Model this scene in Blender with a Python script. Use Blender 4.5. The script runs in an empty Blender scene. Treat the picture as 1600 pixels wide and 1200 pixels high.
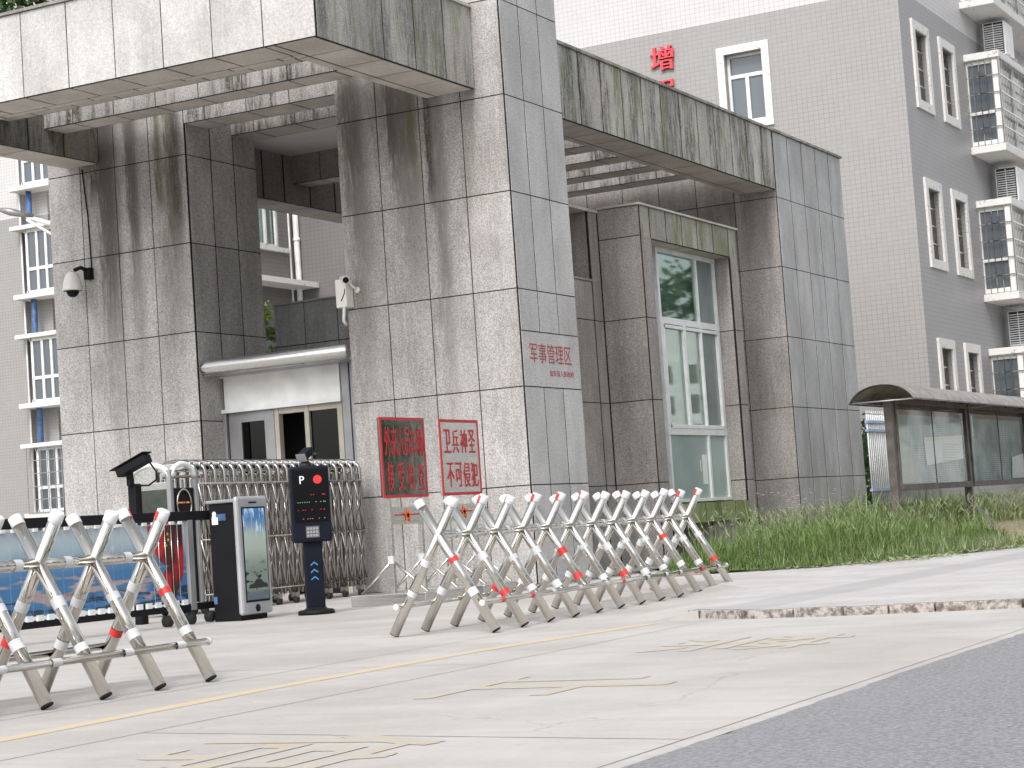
import bpy, math, random
from mathutils import Vector, Matrix
random.seed(7)
S = bpy.context.scene
COL = S.collection
R = math.radians
# ------------------------------------------------------------------ camera
cam = bpy.data.cameras.new("camera"); co = bpy.data.objects.new("camera", cam); COL.objects.link(co)
FPX, ca, cb, cc = 3076.0, -.48623, -.07133, -.0688
def rz(t): return Matrix(((math.cos(t), -math.sin(t), 0), (math.sin(t), math.cos(t), 0), (0, 0, 1)))
RX = Matrix(((1, 0, 0), (0, math.cos(cb), -math.sin(cb)), (0, math.sin(cb), math.cos(cb))))
M = rz(cc) @ RX @ Matrix(((1, 0, 0), (0, 0, -1), (0, 1, 0))) @ rz(ca)
rot = Matrix((M[0], -M[1], -M[2])).transposed()
co.matrix_world = Matrix.Translation((0, 0, .733)) @ rot.to_4x4()
cam.sensor_width = 36; cam.lens = FPX / 1600 * 36; cam.clip_start = .1; cam.clip_end = 600
S.camera = co
# ------------------------------------------------------------------ sky, sun, exposure
SUN_DIR = Vector((.10, -.80, .86)).normalized()          # towards the sun
w = bpy.data.worlds.new("World"); S.world = w; w.use_nodes = True
nt = w.node_tree; bg = nt.nodes["Background"]
sky = nt.nodes.new("ShaderNodeTexSky"); sky.sky_type = 'NISHITA'; sky.sun_disc = False
sky.sun_elevation = math.asin(SUN_DIR.z); sky.sun_rotation = math.atan2(SUN_DIR.x, SUN_DIR.y)
sky.air_density = 1.0; sky.dust_density = 4.0; sky.ozone_density = 1.0
hs = nt.nodes.new("ShaderNodeHueSaturation"); hs.inputs['Saturation'].default_value = .25   # thin white overcast
nt.links.new(sky.outputs[0], hs.inputs['Color']); nt.links.new(hs.outputs[0], bg.inputs[0])
bg.inputs[1].default_value = .15
sl = bpy.data.lights.new("sun", 'SUN'); so = bpy.data.objects.new("sun", sl); COL.objects.link(so)
sl.energy = .82; sl.angle = R(11); sl.color = (1, .965, .92)
so.rotation_euler = (-SUN_DIR).to_track_quat('-Z', 'Y').to_euler()
S.view_settings.view_transform = 'Standard'; S.view_settings.look = 'None'
S.view_settings.gamma = 1; S.view_settings.exposure = .73
S.cycles.max_bounces = 8; S.cycles.transparent_max_bounces = 12

# ------------------------------------------------------------------ materials
class N:
    """small helper round a node tree"""
    def __init__(s, name):
        s.m = bpy.data.materials.new(name); s.m.use_nodes = True
        s.t = s.m.node_tree; s.b = s.t.nodes["Principled BSDF"]; s.out = s.t.nodes["Material Output"]
    def n(s, typ, **kw):
        x = s.t.nodes.new(typ)
        for k, v in kw.items(): setattr(x, k, v)
        return x
    def put(s, sock, v):
        if isinstance(v, bpy.types.NodeSocket): s.t.links.new(v, sock)
        elif v is not None: sock.default_value = v
    def math(s, op, a, b=None, c=None, clamp=False):
        x = s.n("ShaderNodeMath", operation=op, use_clamp=clamp)
        for i, v in enumerate((a, b, c)):
            if v is not None: s.put(x.inputs[i], v)
        return x.outputs[0]
    def mix(s, f, a, b, mode='MIX'):
        x = s.n("ShaderNodeMix", data_type='RGBA', blend_type=mode)
        s.put(x.inputs[0], f); s.put(x.inputs[6], rgba(a)); s.put(x.inputs[7], rgba(b)); return x.outputs[2]
    def ramp(s, f, lo, hi, a=0., b=1., smooth=True):
        x = s.n("ShaderNodeMapRange", interpolation_type='SMOOTHSTEP' if smooth else 'LINEAR')
        for i, v in enumerate((f, lo, hi, a, b)): s.put(x.inputs[i], v)
        return x.outputs[0]
    def pos(s, sc=(1, 1, 1), obj=False):
        if obj: p = s.n("ShaderNodeTexCoord").outputs['Object']
        else: p = s.n("ShaderNodeNewGeometry").outputs['Position']
        if sc == (1, 1, 1): return p
        x = s.n("ShaderNodeVectorMath", operation='MULTIPLY'); s.put(x.inputs[0], p); x.inputs[1].default_value = sc
        return x.outputs[0]
    def noise(s, sc, scale=1., detail=3., rough=.55, obj=False):
        x = s.n("ShaderNodeTexNoise"); s.put(x.inputs['Vector'], s.pos(sc, obj)); x.inputs['Scale'].default_value = scale
        x.inputs['Detail'].default_value = detail; x.inputs['Roughness'].default_value = rough
        return x.outputs['Fac']
    def bump(s, h, strength=.3, dist=.01):
        x = s.n("ShaderNodeBump"); x.inputs['Strength'].default_value = strength; x.inputs['Distance'].default_value = dist
        s.put(x.inputs['Height'], h); s.put(s.b.inputs['Normal'], x.outputs[0])
    def set(s, color=None, rough=None, metal=None, **kw):
        if color is not None: s.put(s.b.inputs['Base Color'], rgba(color))
        if rough is not None: s.put(s.b.inputs['Roughness'], rough)
        if metal is not None: s.put(s.b.inputs['Metallic'], metal)
        for k, v in kw.items(): s.put(s.b.inputs[k], v)
        return s.m
def rgba(c):
    if isinstance(c, bpy.types.NodeSocket): return c
    if isinstance(c, (int, float)): return (c, c, c, 1)
    return tuple(c) if len(c) == 4 else (*c, 1)

def granite(name, base=(.40, .385, .375), general=.3, green=.3, streaks=(), zfade=None, speck=1.):
    """honed granite slabs; every slab has its own tone; rain streaks and algae where the water runs"""
    g = N(name)
    sp = g.noise((1, 1, 1), 62, 3, .7); sp2 = g.noise((1, 1, 1), 24, 2)
    k = g.math('MULTIPLY', g.ramp(sp, .3, .7, 1 - .42 * speck, 1 + .34 * speck), g.ramp(sp2, .3, .7, .93, 1.06))
    k = g.math('MULTIPLY', k, g.ramp(g.noise((1, 1, .6), 1.7, 4, .6), .3, .7, .84, 1.1))
    at = g.n("ShaderNodeAttribute", attribute_name='tone').outputs['Fac']
    k = g.math('MULTIPLY', k, g.math('ADD', at, 1.))
    wn = g.n("ShaderNodeCombineColor"); [g.put(wn.inputs[i], k) for i in range(3)]
    c = g.mix(1., base, wn.outputs[0], 'MULTIPLY')
    # slight warm / pinkish patches
    c = g.mix(g.ramp(g.noise((1, 1, 1), .9, 2), .45, .7, 0, .5), c, g.mix(1., c, (1.02, .985, .965), 'MULTIPLY'))
    fine = g.noise((24, 24, 3.2), 1, 5, .75)
    wide = g.noise((3.0, 3.0, .40), 1, 5, .7)
    if general > 0:
        s = g.math('MULTIPLY', g.ramp(wide, .43, .60), g.ramp(fine, .3, .58))
        s = g.math('MULTIPLY', s, g.ramp(sp2, .3, .6, .5, 1))

        c = g.mix(g.math('MULTIPLY', s, general), c, (.07, .066, .06))
    if green > 0:
        s = g.math('MULTIPLY', g.ramp(g.noise((2.3, 2.3, .5), 1.3, 5, .7), .46, .62), g.ramp(g.noise((26, 26, 2.2), 1, 3, .7), .32, .6))
        c = g.mix(g.math('MULTIPLY', s, green), c, (.13, .155, .055))
    if streaks:
        p = g.n("ShaderNodeSeparateXYZ"); g.put(p.inputs[0], g.pos())
        wob = g.math('MULTIPLY', g.math('SUBTRACT', g.noise((1, 1, .9), 1.3, 3), .5), .16)
        for ax, u0, wd, z0, z1, st, colr in streaks:     # z0 bottom, z1 full strength above
            d = g.math('ABSOLUTE', g.math('SUBTRACT', g.math('ADD', g.math('ADD', p.outputs[ax], wob), g.math('MULTIPLY', g.math('SUBTRACT', fine, .5), wd * 1.6)), u0))
            mk = g.ramp(d, wd * .15, wd, 1, 0)
            mk = g.math('MULTIPLY', mk, g.ramp(p.outputs[2], z0, z1))
            mk = g.math('MULTIPLY', mk, g.ramp(g.math('ADD', g.math('MULTIPLY', sp, .55), g.math('MULTIPLY', fine, .5)), .38, .56, .28, 1))
            c = g.mix(g.math('MULTIPLY', mk, st, clamp=True), c, colr)
    g.bump(sp, .12, .004)
    return g.set(c, .72)
def sepz(g):
    p = g.n("ShaderNodeSeparateXYZ"); g.put(p.inputs[0], g.pos()); return p.outputs[2]
DK = (.035, .032, .028); GR = (.085, .10, .035); MID = (.13, .115, .10)
m_p1 = granite("granite_left_pillar", (.43, .418, .408), .22, .08, [
    (0, -17.30, .24, 3.4, 4.9, 1, DK), (0, -17.42, .42, 5.2, 5.9, .95, DK), (0, -17.28, .30, .8, 4.6, .55, MID), (0, -16.86, .15, 4.2, 5.3, .95, DK), (0, -16.86, .17, 2.4, 4.6, .6, MID),
    (0, -16.40, .10, 5.2, 5.6, .9, GR), (0, -16.12, .19, 4.5, 5.3, 1, DK), (0, -16.22, .13, 4.7, 5.2, .7, GR), (0, -16.2, .26, 2.2, 4.6, .5, MID), (0, -16.9, .5, 5.6, 6.3, .5, MID), (0, -18.3, .3, 5.6, 6.4, .4, MID)])
m_p2 = granite("granite_centre_pillar", (.405, .392, .382), .30, .1, [
    (0, -13.22, .24, 4.2, 5.6, .85, (.075, .07, .05)), (0, -13.2, .28, .6, 4.6, .5, MID), (0, -12.5, .26, 4.6, 5.8, .85, (.08, .075, .05)), (0, -12.62, .10, 4.6, 6.0, .8, DK), (0, -12.45, .3, 2.6, 5.0, .55, MID),
    (0, -12.10, .10, 4.4, 5.2, 1, DK), (0, -11.98, .16, .8, 4.6, .75, MID), (0, -12.32, .10, 4.6, 5.8, .8, GR), (0, -12.6, .8, 5.3, 6.4, .45, MID), (0, -11.5, .3, 5.4, 6.6, .4, MID)])
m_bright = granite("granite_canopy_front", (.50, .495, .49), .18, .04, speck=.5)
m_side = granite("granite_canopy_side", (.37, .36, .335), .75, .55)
m_beam = granite("granite_long_beam", (.46, .445, .415), .95, .85)
m_pier = granite("granite_end_pier", (.46, .465, .47), .2, .18, speck=.6)
m_booth = granite("granite_guard_room", (.34, .32, .305), .3, .05)
m_lintel = granite("granite_lintel", (.36, .35, .30), .5, 1.0, speck=.8)
m_moss = granite("granite_mossy_ledge", (.27, .33, .15), .5, 1.3)
m_louv = granite("granite_louver", (.42, .41, .40), 1., .1)
m_darkst = granite("granite_stained_dark", (.22, .21, .19), 1., .4)
m_soff = granite("granite_soffit", (.50, .47, .425), .06, 0, speck=.3)
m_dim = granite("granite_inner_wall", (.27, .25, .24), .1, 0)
g = N("joint_grout"); m_grout = g.set((.014, .012, .011), .95)
g = N("white_plaster"); m_plaster = g.set(g.mix(g.ramp(g.noise((1, 1, 1), 1.5, 4), .3, .7), (.62, .60, .58), (.7, .69, .67)), .85)

def tiles(name, lo, hi, mortar, split):
    """glazed strip tiles, white above the split height and grey below"""
    g = N(name); p = g.n("ShaderNodeSeparateXYZ"); g.put(p.inputs[0], g.pos())
    cx = g.n("ShaderNodeCombineXYZ"); g.put(cx.inputs[0], g.math('ADD', p.outputs[0], p.outputs[1])); g.put(cx.inputs[1], p.outputs[2])
    br = g.n("ShaderNodeTexBrick"); br.offset = 0.; g.put(br.inputs['Vector'], cx.outputs[0])
    br.inputs['Scale'].default_value = 1; br.inputs['Brick Width'].default_value = .115; br.inputs['Row Height'].default_value = .10
    br.inputs['Mortar Size'].default_value = .004; br.inputs['Mortar Smooth'].default_value = .2
    br.inputs['Color1'].default_value = (1, 1, 1, 1); br.inputs['Color2'].default_value = (.9, .9, .9, 1); br.inputs['Mortar'].default_value = (0, 0, 0, 1)
    up = g.math('GREATER_THAN', p.outputs[2], split)
    base = g.mix(up, lo, hi)
    base = g.mix(1., base, g.mix(.5, (1, 1, 1), br.outputs['Color']), 'MULTIPLY')
    base = g.mix(g.ramp(g.noise((1, 1, .5), .6, 4), .35, .7, 0, .14), base, (.3, .28, .26))
    patch = g.math('MULTIPLY', g.ramp(g.noise((.5, .5, .9), 1.1, 3), .38, .62, .15, .9), g.ramp(g.noise((6, 6, 5), 1., 2), .35, .6, .4, 1.))
    mor = g.mix(up, mortar[0], mortar[1])
    c = g.mix(g.math('MULTIPLY', br.outputs['Fac'], patch), base, mor)
    return g.set(c, .45)
m_tile = tiles("facade_tiles", (.325, .319, .316), (.585, .58, .59), ((.265, .26, .257), (.42, .415, .42)), 11.41)
m_tile_side = tiles("facade_tiles_side", (.34, .335, .342), (.60, .59, .60), ((.255, .25, .255), (.42, .41, .42)), 11.41)

def plain(name, c, rough=.5, metal=0., var=.1, scale=3., **kw):
    g = N(name); n = g.ramp(g.noise((1, 1, 1), scale, 4, obj=True), .3, .7, 1 - var, 1 + var)
    wn = g.n("ShaderNodeCombineColor"); [g.put(wn.inputs[i], n) for i in range(3)]
    return g.set(g.mix(1., c, wn.outputs[0], 'MULTIPLY'), rough, metal, **kw)
def peeling(name, c, under):
    g = N(name); n = g.math('MULTIPLY', g.ramp(g.noise((1, 1, 1), 14, 5, .75), .55, .62), g.ramp(g.noise((1, 1, 1), 1.7, 3), .46, .6))
    return g.set(g.mix(n, c, under), .8)
m_white = plain("white_paint", (.78, .78, .77), .5)
m_peel = peeling("peeling_white_paint", (.72, .71, .69), (.33, .31, .28))
m_frame = plain("white_window_frame", (.74, .76, .76), .4)
g = N("stainless_steel"); m_steel = g.set((.64, .615, .565), .075, 1.)
g = N("brushed_steel"); m_brush = g.set((.62, .61, .59), g.ramp(g.noise((1, 1, 30), 3, 3, obj=True), .3, .7, .24, .40), 1.)
g = N("gate_steel"); m_gate = g.set((.36, .34, .32), .2, 1.)
g = N("mirror_steel"); m_mirror = g.set((.80, .82, .82), .07, 1.); g.bump(g.noise((1, 1, 1), 3.5, 2, obj=True), .05, .02)
g = N("mirror_steel_dark_reflection"); m_mirrord = g.set((.19, .22, .20), .09, 1.); g.bump(g.noise((1, 1, 1), 5, 2, obj=True), .06, .02)  # dark green of mirrored trees put into the steel's base colour
m_grayal = plain("grey_aluminium", (.33, .33, .34), .4, .4)
m_cap = plain("milky_plastic_cap", (.66, .67, .69), .25, var=.06)
m_red = plain("red_tape", (.62, .035, .03), .4, var=.15, scale=20)
m_frost = plain("frosted_tape", (.58, .59, .60), .3, var=.1, scale=12)
m_black = plain("black_powder_coat", (.012, .012, .014), .5, **{"Specular IOR Level": .12})
m_rubber = plain("black_rubber", (.02, .02, .02), .8)
m_navy = plain("dark_navy_plastic", (.008, .010, .018), .4, **{"Specular IOR Level": .12})
m_dark = plain("dark_interior", (.03, .03, .032), .9)
m_redpaint = plain("red_paint", (.42, .022, .028), .5, var=.12, scale=8)
m_redletter = plain("red_sign_letter", (.72, .06, .08), .45)
m_redfade = plain("faded_red_engraving", (.36, .08, .075), .8, var=.3, scale=15)
m_ivory = plain("ivory_plastic", (.70, .69, .64), .35, var=.04)
m_blue = plain("blue_plastic", (.06, .13, .30), .5, var=.4, scale=6)
m_bluerail = plain("blue_painted_rail", (.32, .43, .62), .5)
m_paper = plain("white_paper", (.78, .79, .78), .8, var=.04)
m_yellowpaper = plain("pale_yellow_paper", (.75, .72, .52), .8, var=.04)
m_gold = plain("gold_yellow", (.85, .52, .04), .5)
m_orange = plain("orange_red", (.78, .16, .03), .5)
m_brown = plain("weathered_brown_steel", (.105, .092, .085), .6, var=.3, scale=6)
m_roof = plain("corrugated_plastic_roof", (.25, .235, .22), .5, var=.3, scale=5)
m_shade = plain("dusty_window_pane", (.20, .185, .175), .3)
m_pane_bright = plain("bright_room_pane", (.36, .45, .435), .12, var=.12, scale=1.2)  # opaque pane, painted pale teal for the bright room behind it
m_pane_dim = plain("dim_room_pane", (.19, .235, .23), .1, var=.12, scale=1.2)  # same painted pane in a darker teal
m_curtain = plain("pale_green_curtain", (.84, .90, .87), .9, var=.08)
def glow(name, c, st):
    g = N(name); return g.set((.01, .01, .01), .4, **{'Emission Color': (*c, 1), 'Emission Strength': st})
m_ledr = glow("red_led", (1, .03, .03), .6); m_ledg = glow("green_led", (.3, 1, .5), .45); m_leda = glow("amber_led", (1, .35, .08), .5)
m_ledw = glow("white_lit_letter", (.9, .95, 1), .7); m_ledb = glow("blue_lit_arrow", (.08, .35, .9), .5)
def glass(name, tint, refl=.3, rough=.02, fk=.9):
    g = N(name); g.t.nodes.remove(g.b)
    tr = g.n("ShaderNodeBsdfTransparent"); tr.inputs[0].default_value = rgba(tint)
    gl = g.n("ShaderNodeBsdfGlossy"); gl.inputs['Roughness'].default_value = rough; gl.inputs[0].default_value = (.95, 1, .98, 1)
    fr = g.n("ShaderNodeFresnel"); fr.inputs[0].default_value = 1.5
    f = g.math('ADD', g.math('MULTIPLY', fr.outputs[0], fk), refl, clamp=True)
    mx = g.n("ShaderNodeMixShader"); g.put(mx.inputs[0], f); g.put(mx.inputs[1], tr.outputs[0]); g.put(mx.inputs[2], gl.outputs[0])
    g.t.links.new(mx.outputs[0], g.out.inputs[0]); return g.m
m_glass = glass("green_tinted_glass", (.84, .91, .88), .10, .02, .75)
m_glassd = glass("dark_tinted_glass", (.12, .13, .14), .02, .02, .35)
m_glassc = glass("clear_board_glass", (.93, .95, .95), .03, .03, .12)
g = N("flat_window_glass"); m_winglass = g.set((.10, .12, .14), .05, .0, **{'Specular IOR Level': .9})

# ground materials
def concrete():
    g = N("old_concrete_apron"); n1 = g.noise((1, 1, 1), .55, 6, .65); n2 = g.noise((.35, 3.2, 1), 1.3, 5, .65); n3 = g.noise((1, 1, 1), 40, 3, .7); n4 = g.noise((2.6, .3, 1), 1.1, 5, .6)
    c = g.mix(g.ramp(n1, .32, .66), (.35, .33, .31), (.475, .458, .438))
    c = g.mix(g.ramp(n2, .46, .70, 0, .42), c, (.345, .325, .305))
    c = g.mix(g.ramp(n4, .52, .70, 0, .35), c, (.36, .35, .345))
    c = g.mix(g.ramp(n3, .35, .7, 0, .22), c, (.54, .53, .52))
    c = g.mix(g.ramp(g.noise((1, 1, 1), 2.6, 5, .75), .60, .72, 0, .35), c, (.30, .285, .27))
    c = g.mix(g.ramp(g.noise((1, 1, 1), 9, 3, .7), .68, .74, 0, .5), c, (.27, .26, .25))
    v = g.n("ShaderNodeTexVoronoi", feature='DISTANCE_TO_EDGE')
    ad = g.n("ShaderNodeVectorMath", operation='ADD'); nn = g.n("ShaderNodeTexNoise"); g.put(nn.inputs['Vector'], g.pos()); nn.inputs['Scale'].default_value = 1.3; nn.inputs['Detail'].default_value = 4
    sc = g.n("ShaderNodeVectorMath", operation='SCALE'); g.put(sc.inputs[0], nn.outputs['Color']); sc.inputs['Scale'].default_value = .9
    g.put(ad.inputs[0], g.pos()); g.put(ad.inputs[1], sc.outputs[0]); g.put(v.inputs['Vector'], ad.outputs[0]); v.inputs['Scale'].default_value = .23
    crack = g.math('MULTIPLY', g.ramp(v.outputs['Distance'], .0006, .0026, 1, 0), g.ramp(g.noise((1, 1, 1), .8, 2), .45, .6))
    c = g.mix(g.math('MULTIPLY', crack, .3), c, (.16, .15, .14))
    g.bump(n3, .15, .004); return g.set(c, .85)
m_conc = concrete()
def asphalt():
    g = N("grey_asphalt"); n = g.noise((1, 1, 1), 48, 4, .85); v = g.n("ShaderNodeTexVoronoi"); g.put(v.inputs['Vector'], g.pos()); v.inputs['Scale'].default_value = 85
    c = g.mix(g.ramp(n, .3, .72), (.12, .12, .128), (.34, .34, .355))
    c = g.mix(g.ramp(v.outputs['Distance'], .0, .25, .5, 0), c, (.50, .50, .53))
    c = g.mix(g.ramp(g.noise((1, .35, 1), 1.2, 4), .35, .7, 0, .35), c, (.29, .29, .31))
    g.bump(n, .5, .008); return g.set(c, .8)
m_asph = asphalt()
def paving():
    g = N("sidewalk_paving"); br = g.n("ShaderNodeTexBrick"); g.put(br.inputs['Vector'], g.pos()); br.inputs['Scale'].default_value = 1
    br.inputs['Brick Width'].default_value = .4; br.inputs['Row Height'].default_value = .2; br.inputs['Mortar Size'].default_value = .006
    n = g.ramp(g.noise((1, 1, 1), 1.3, 5, .65), .3, .7)
    c = g.mix(n, (.40, .385, .375), (.50, .49, .485)); c = g.mix(g.math('MULTIPLY', br.outputs['Fac'], .5), c, (.30, .28, .26))
    p = g.n("ShaderNodeSeparateXYZ"); g.put(p.inputs[0], g.pos())
    band = g.math('MULTIPLY', g.ramp(p.outputs[0], -5.35, -5.3), g.ramp(p.outputs[0], -4.85, -4.8, 1, 0))
    c = g.mix(g.math('MULTIPLY', band, .5), c, (.31, .31, .32))
    return g.set(c, .85)
m_pave = paving()
g = N("kerb_stone"); n = g.noise((1, 1, 1), 16, 4, .75)
m_kerb = g.set(g.mix(g.ramp(n, .38, .62), (.13, .11, .095), (.42, .39, .36)), .9); g.bump(n, .6, .02)
g = N("faded_yellow_paint"); n = g.noise((1, 1, 1), 7, 5, .7)
m_yel = g.set(g.mix(g.ramp(n, .36, .66), (.58, .44, .24), (.50, .46, .39)), .8)
g = N("worn_yellow_letter"); n = g.noise((1, 1, 1), 5, 5, .7)
m_yel2 = g.set(g.mix(g.ramp(n, .30, .56), (.46, .39, .26), (.43, .405, .36)), .8)
m_joint = plain("joint_sealant", (.23, .21, .19), .9)
g = N("soil_and_dry_litter"); n = g.noise((1, 1, 1), 8, 5, .7)
m_soil = g.set(g.mix(g.ramp(n, .35, .65), (.13, .10, .065), (.34, .28, .19)), .95)
def leafmat(name, c1, c2):
    g = N(name); at = g.n("ShaderNodeAttribute", attribute_name='tone').outputs['Fac']
    c = g.mix(at, c1, c2); tr = g.n("ShaderNodeBsdfTranslucent"); g.put(tr.inputs[0], c); mx = g.n("ShaderNodeMixShader"); mx.inputs[0].default_value = .3
    g.set(c, .6); g.put(mx.inputs[1], g.b.outputs[0]); g.put(mx.inputs[2], tr.outputs[0]); g.t.links.new(mx.outputs[0], g.out.inputs[0]); return g.m
m_grass = leafmat("grass_blades", (.055, .125, .028), (.27, .37, .12))
m_straw = leafmat("dry_seed_heads", (.20, .24, .10), (.36, .40, .24))
m_leaf = leafmat("tree_leaves", (.03, .065, .018), (.09, .15, .035))
m_leafy = leafmat("young_leaves", (.05, .12, .02), (.30, .40, .06))
m_bark = plain("bark", (.11, .085, .065), .9, var=.3, scale=8)

# ------------------------------------------------------------------ mesh builder
class MB:
    def __init__(s): s.v = []; s.f = []; s.m = []; s.t = []; s.s = []
    def face(s, idx, mat=0, tone=0., smooth=False): s.f.append(tuple(idx)); s.m.append(mat); s.t.append(tone); s.s.append(smooth)
    def poly(s, pts, mat=0, tone=0.):
        b = len(s.v); s.v += [tuple(p) for p in pts]; s.face(range(b, b + len(pts)), mat, tone); return s
    def box(s, x0, x1, y0, y1, z0, z1, mat=0, tone=0.):
        b = len(s.v)
        s.v += [(x0, y0, z0), (x1, y0, z0), (x1, y1, z0), (x0, y1, z0), (x0, y0, z1), (x1, y0, z1), (x1, y1, z1), (x0, y1, z1)]
        for q in ((0, 3, 2, 1), (4, 5, 6, 7), (0, 1, 5, 4), (1, 2, 6, 5), (2, 3, 7, 6), (3, 0, 4, 7)): s.face([b + i for i in q], mat, tone)
        return s
    def obox(s, p, u, v, n, a, b_, c, mat=0, tone=0.):
        """box from corner p along axes u, v, n with lengths a, b_, c"""
        p, u, v, n = Vector(p), Vector(u) * a, Vector(v) * b_, Vector(n) * c; b = len(s.v)
        s.v += [tuple(q) for q in (p, p + u, p + u + v, p + v, p + n, p + u + n, p + u + v + n, p + v + n)]
        for q in ((0, 3, 2, 1), (4, 5, 6, 7), (0, 1, 5, 4), (1, 2, 6, 5), (2, 3, 7, 6), (3, 0, 4, 7)): s.face([b + i for i in q], mat, tone)
        return s
    def tube(s, pts, r, n=12, mat=0, caps=True, capmat=None, tone=0., closed=False):
        """sweep a circle along points; r a number or one per point"""
        pts = [Vector(p) for p in pts]; rs = r if isinstance(r, (list, tuple)) else [r] * len(pts)
        b = len(s.v); up = None; m_ = len(pts)
        for i, p in enumerate(pts):
            if closed: d = pts[(i + 1) % m_] - pts[i - 1]
            else: d = (pts[min(i + 1, m_ - 1)] - pts[max(i - 1, 0)])
            d.normalize()
            if up is None:
                up = Vector((0, 0, 1)) if abs(d.z) < .9 else Vector((1, 0, 0))
            a = d.cross(up).normalized(); c = a.cross(d).normalized(); up = c
            for k in range(n):
                t = 2 * math.pi * k / n; s.v.append(tuple(p + (a * math.cos(t) + c * math.sin(t)) * rs[i]))
        for i in range(m_ if closed else m_ - 1):
            j = (i + 1) % m_
            for k in range(n):
                k2 = (k + 1) % n; s.face((b + i * n + k, b + i * n + k2, b + j * n + k2, b + j * n + k), mat, tone, True)
        if caps and not closed:
            cm = mat if capmat is None else capmat
            s.face([b + k for k in reversed(range(n))], cm, tone); s.face([b + (m_ - 1) * n + k for k in range(n)], cm, tone)
        return s
    def lathe(s, c, prof, n=24, mat=0, axis=2):
        b = len(s.v)
        for r_, h in prof:
            for k in range(n):
                t = 2 * math.pi * k / n; q = [r_ * math.cos(t), r_ * math.sin(t), h]
                if axis == 0: q = [h, q[0], q[1]]
                s.v.append((c[0] + q[0], c[1] + q[1], c[2] + q[2]))
        for i in range(len(prof) - 1):
            for k in range(n):
                k2 = (k + 1) % n; s.face((b + i * n + k, b + i * n + k2, b + (i + 1) * n + k2, b + (i + 1) * n + k), mat, 0, True)
        return s
    def prism(s, outline, y0, y1, mat=0):
        """outline in (x, z), swept along y"""
        n = len(outline); b = len(s.v)
        s.v += [(x, y0, z) for x, z in outline] + [(x, y1, z) for x, z in outline]
        for k in range(n): k2 = (k + 1) % n; s.face((b + k, b + k2, b + n + k2, b + n + k), mat)
        s.face([b + k for k in reversed(range(n))], mat); s.face([b + n + k for k in range(n)], mat); return s
    def build(s, name, mats, parent=None, bevel=0., loc=None):
        me = bpy.data.meshes.new(name)
        vs = s.v if loc is None else [(x - loc[0], y - loc[1], z - loc[2]) for x, y, z in s.v]
        me.from_pydata(vs, [], s.f)
        for m_ in (mats if isinstance(mats, (list, tuple)) else [mats]): me.materials.append(m_)
        me.polygons.foreach_set('material_index', s.m); me.polygons.foreach_set('use_smooth', s.s)
        if any(s.t):
            a = me.attributes.new('tone', 'FLOAT', 'FACE'); a.data.foreach_set('value', s.t)
        me.update(); o = bpy.data.objects.new(name, me); COL.objects.link(o)
        if loc is not None: o.location = loc
        if parent: adopt(o, parent)
        if bevel:
            bv = o.modifiers.new('bevel', 'BEVEL'); bv.width = bevel; bv.segments = 2; bv.limit_method = 'ANGLE'
        return o
def adopt(o, parent):
    """parent while keeping the place in the world (only translations and plain rotations are used)"""
    o.parent = parent; mw = Matrix.Identity(4); p = parent
    chain = []
    while p: chain.append(p); p = p.parent
    for p in reversed(chain): mw = mw @ Matrix.Translation(p.location) @ p.rotation_euler.to_matrix().to_4x4()
    loc = mw.inverted() @ o.location
    o.location = loc
def empty(name, loc=(0, 0, 0)):
    o = bpy.data.objects.new(name, None); o.location = loc; o.empty_display_size = .2; COL.objects.link(o); return o
def tag(o, label, cat, group=None, kind=None):
    if label: o['label'] = label
    if cat: o['category'] = cat
    if group: o['group'] = group
    if kind: o['kind'] = kind
    return o
def structure(o): o['kind'] = 'structure'; return o

def tone(a=.09): return random.uniform(-a, a)
GAP = .007
def slabs(mb, ax, plane, sgn, us, zs, th=.03, mat=0, amp=.09, cut0=0., cut1=0., pos2=None):
    """stone slabs covering a face. ax 0: plane x=const, us along y. ax 1: plane y=const, us along x. ax 2: plane z=const, us along x, zs along y"""
    for i in range(len(us) - 1):
        for j in range(len(zs) - 1):
            gu = GAP * (1 if ax == 1 else 2.1 if us[0] < 22.7 else 3.0); gz = GAP * (1 if ax < 2 else 1.8)
            u0, u1, z0, z1 = us[i] + gu, us[i + 1] - gu, zs[j] + gz, zs[j + 1] - gz
            if i == 0: u0 += cut0
            if i == len(us) - 2: u1 -= cut1
            a, b = (plane - th, plane) if sgn > 0 else (plane, plane + th)
            jit = random.uniform(0, .0025) * sgn
            a += jit; b += jit
            if ax == 0: mb.box(a, b, u0, u1, z0, z1, mat, tone(amp))
            elif ax == 1: mb.box(u0, u1, a, b, z0, z1, mat, tone(amp))
            else: mb.box(u0, u1, z0, z1, a, b, mat, tone(amp))
def lin(a, b, n): return [a + (b - a) * i / n for i in range(n + 1)]
TH = .03
def clad(x0, x1, y0, y1, z0, z1, xs, ys, zs, front=0, side=0, bottom=None, left=None, back=None, core=1):
    """stone-clad block; front -Y face, side +X face, bottom -Z face; returns the builder. material 0.. given, grout = core"""
    mb = MB(); e = .006
    mb.box(x0 + e, x1 - e, y0 + e, y1 - e, z0 + e, z1 - e, core)
    if front is not None: slabs(mb, 1, y0, -1, xs, zs, TH, front)
    if side is not None: slabs(mb, 0, x1, 1, ys, zs, TH, side, cut0=TH)
    if bottom is not None:
        bx = [x0 + TH] + xs[1:-1] + [x1 - TH]; by = [y0 + TH] + ys[1:-1] + [y1 - TH]
        slabs(mb, 2, z0, -1, bx, by, TH, bottom, .05)
    if left is not None: slabs(mb, 0, x0, -1, ys, zs, TH, left, cut0=TH)
    if back is not None: slabs(mb, 1, y1, 1, xs, zs, TH, back, cut0=TH, cut1=TH)
    return mb

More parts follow.
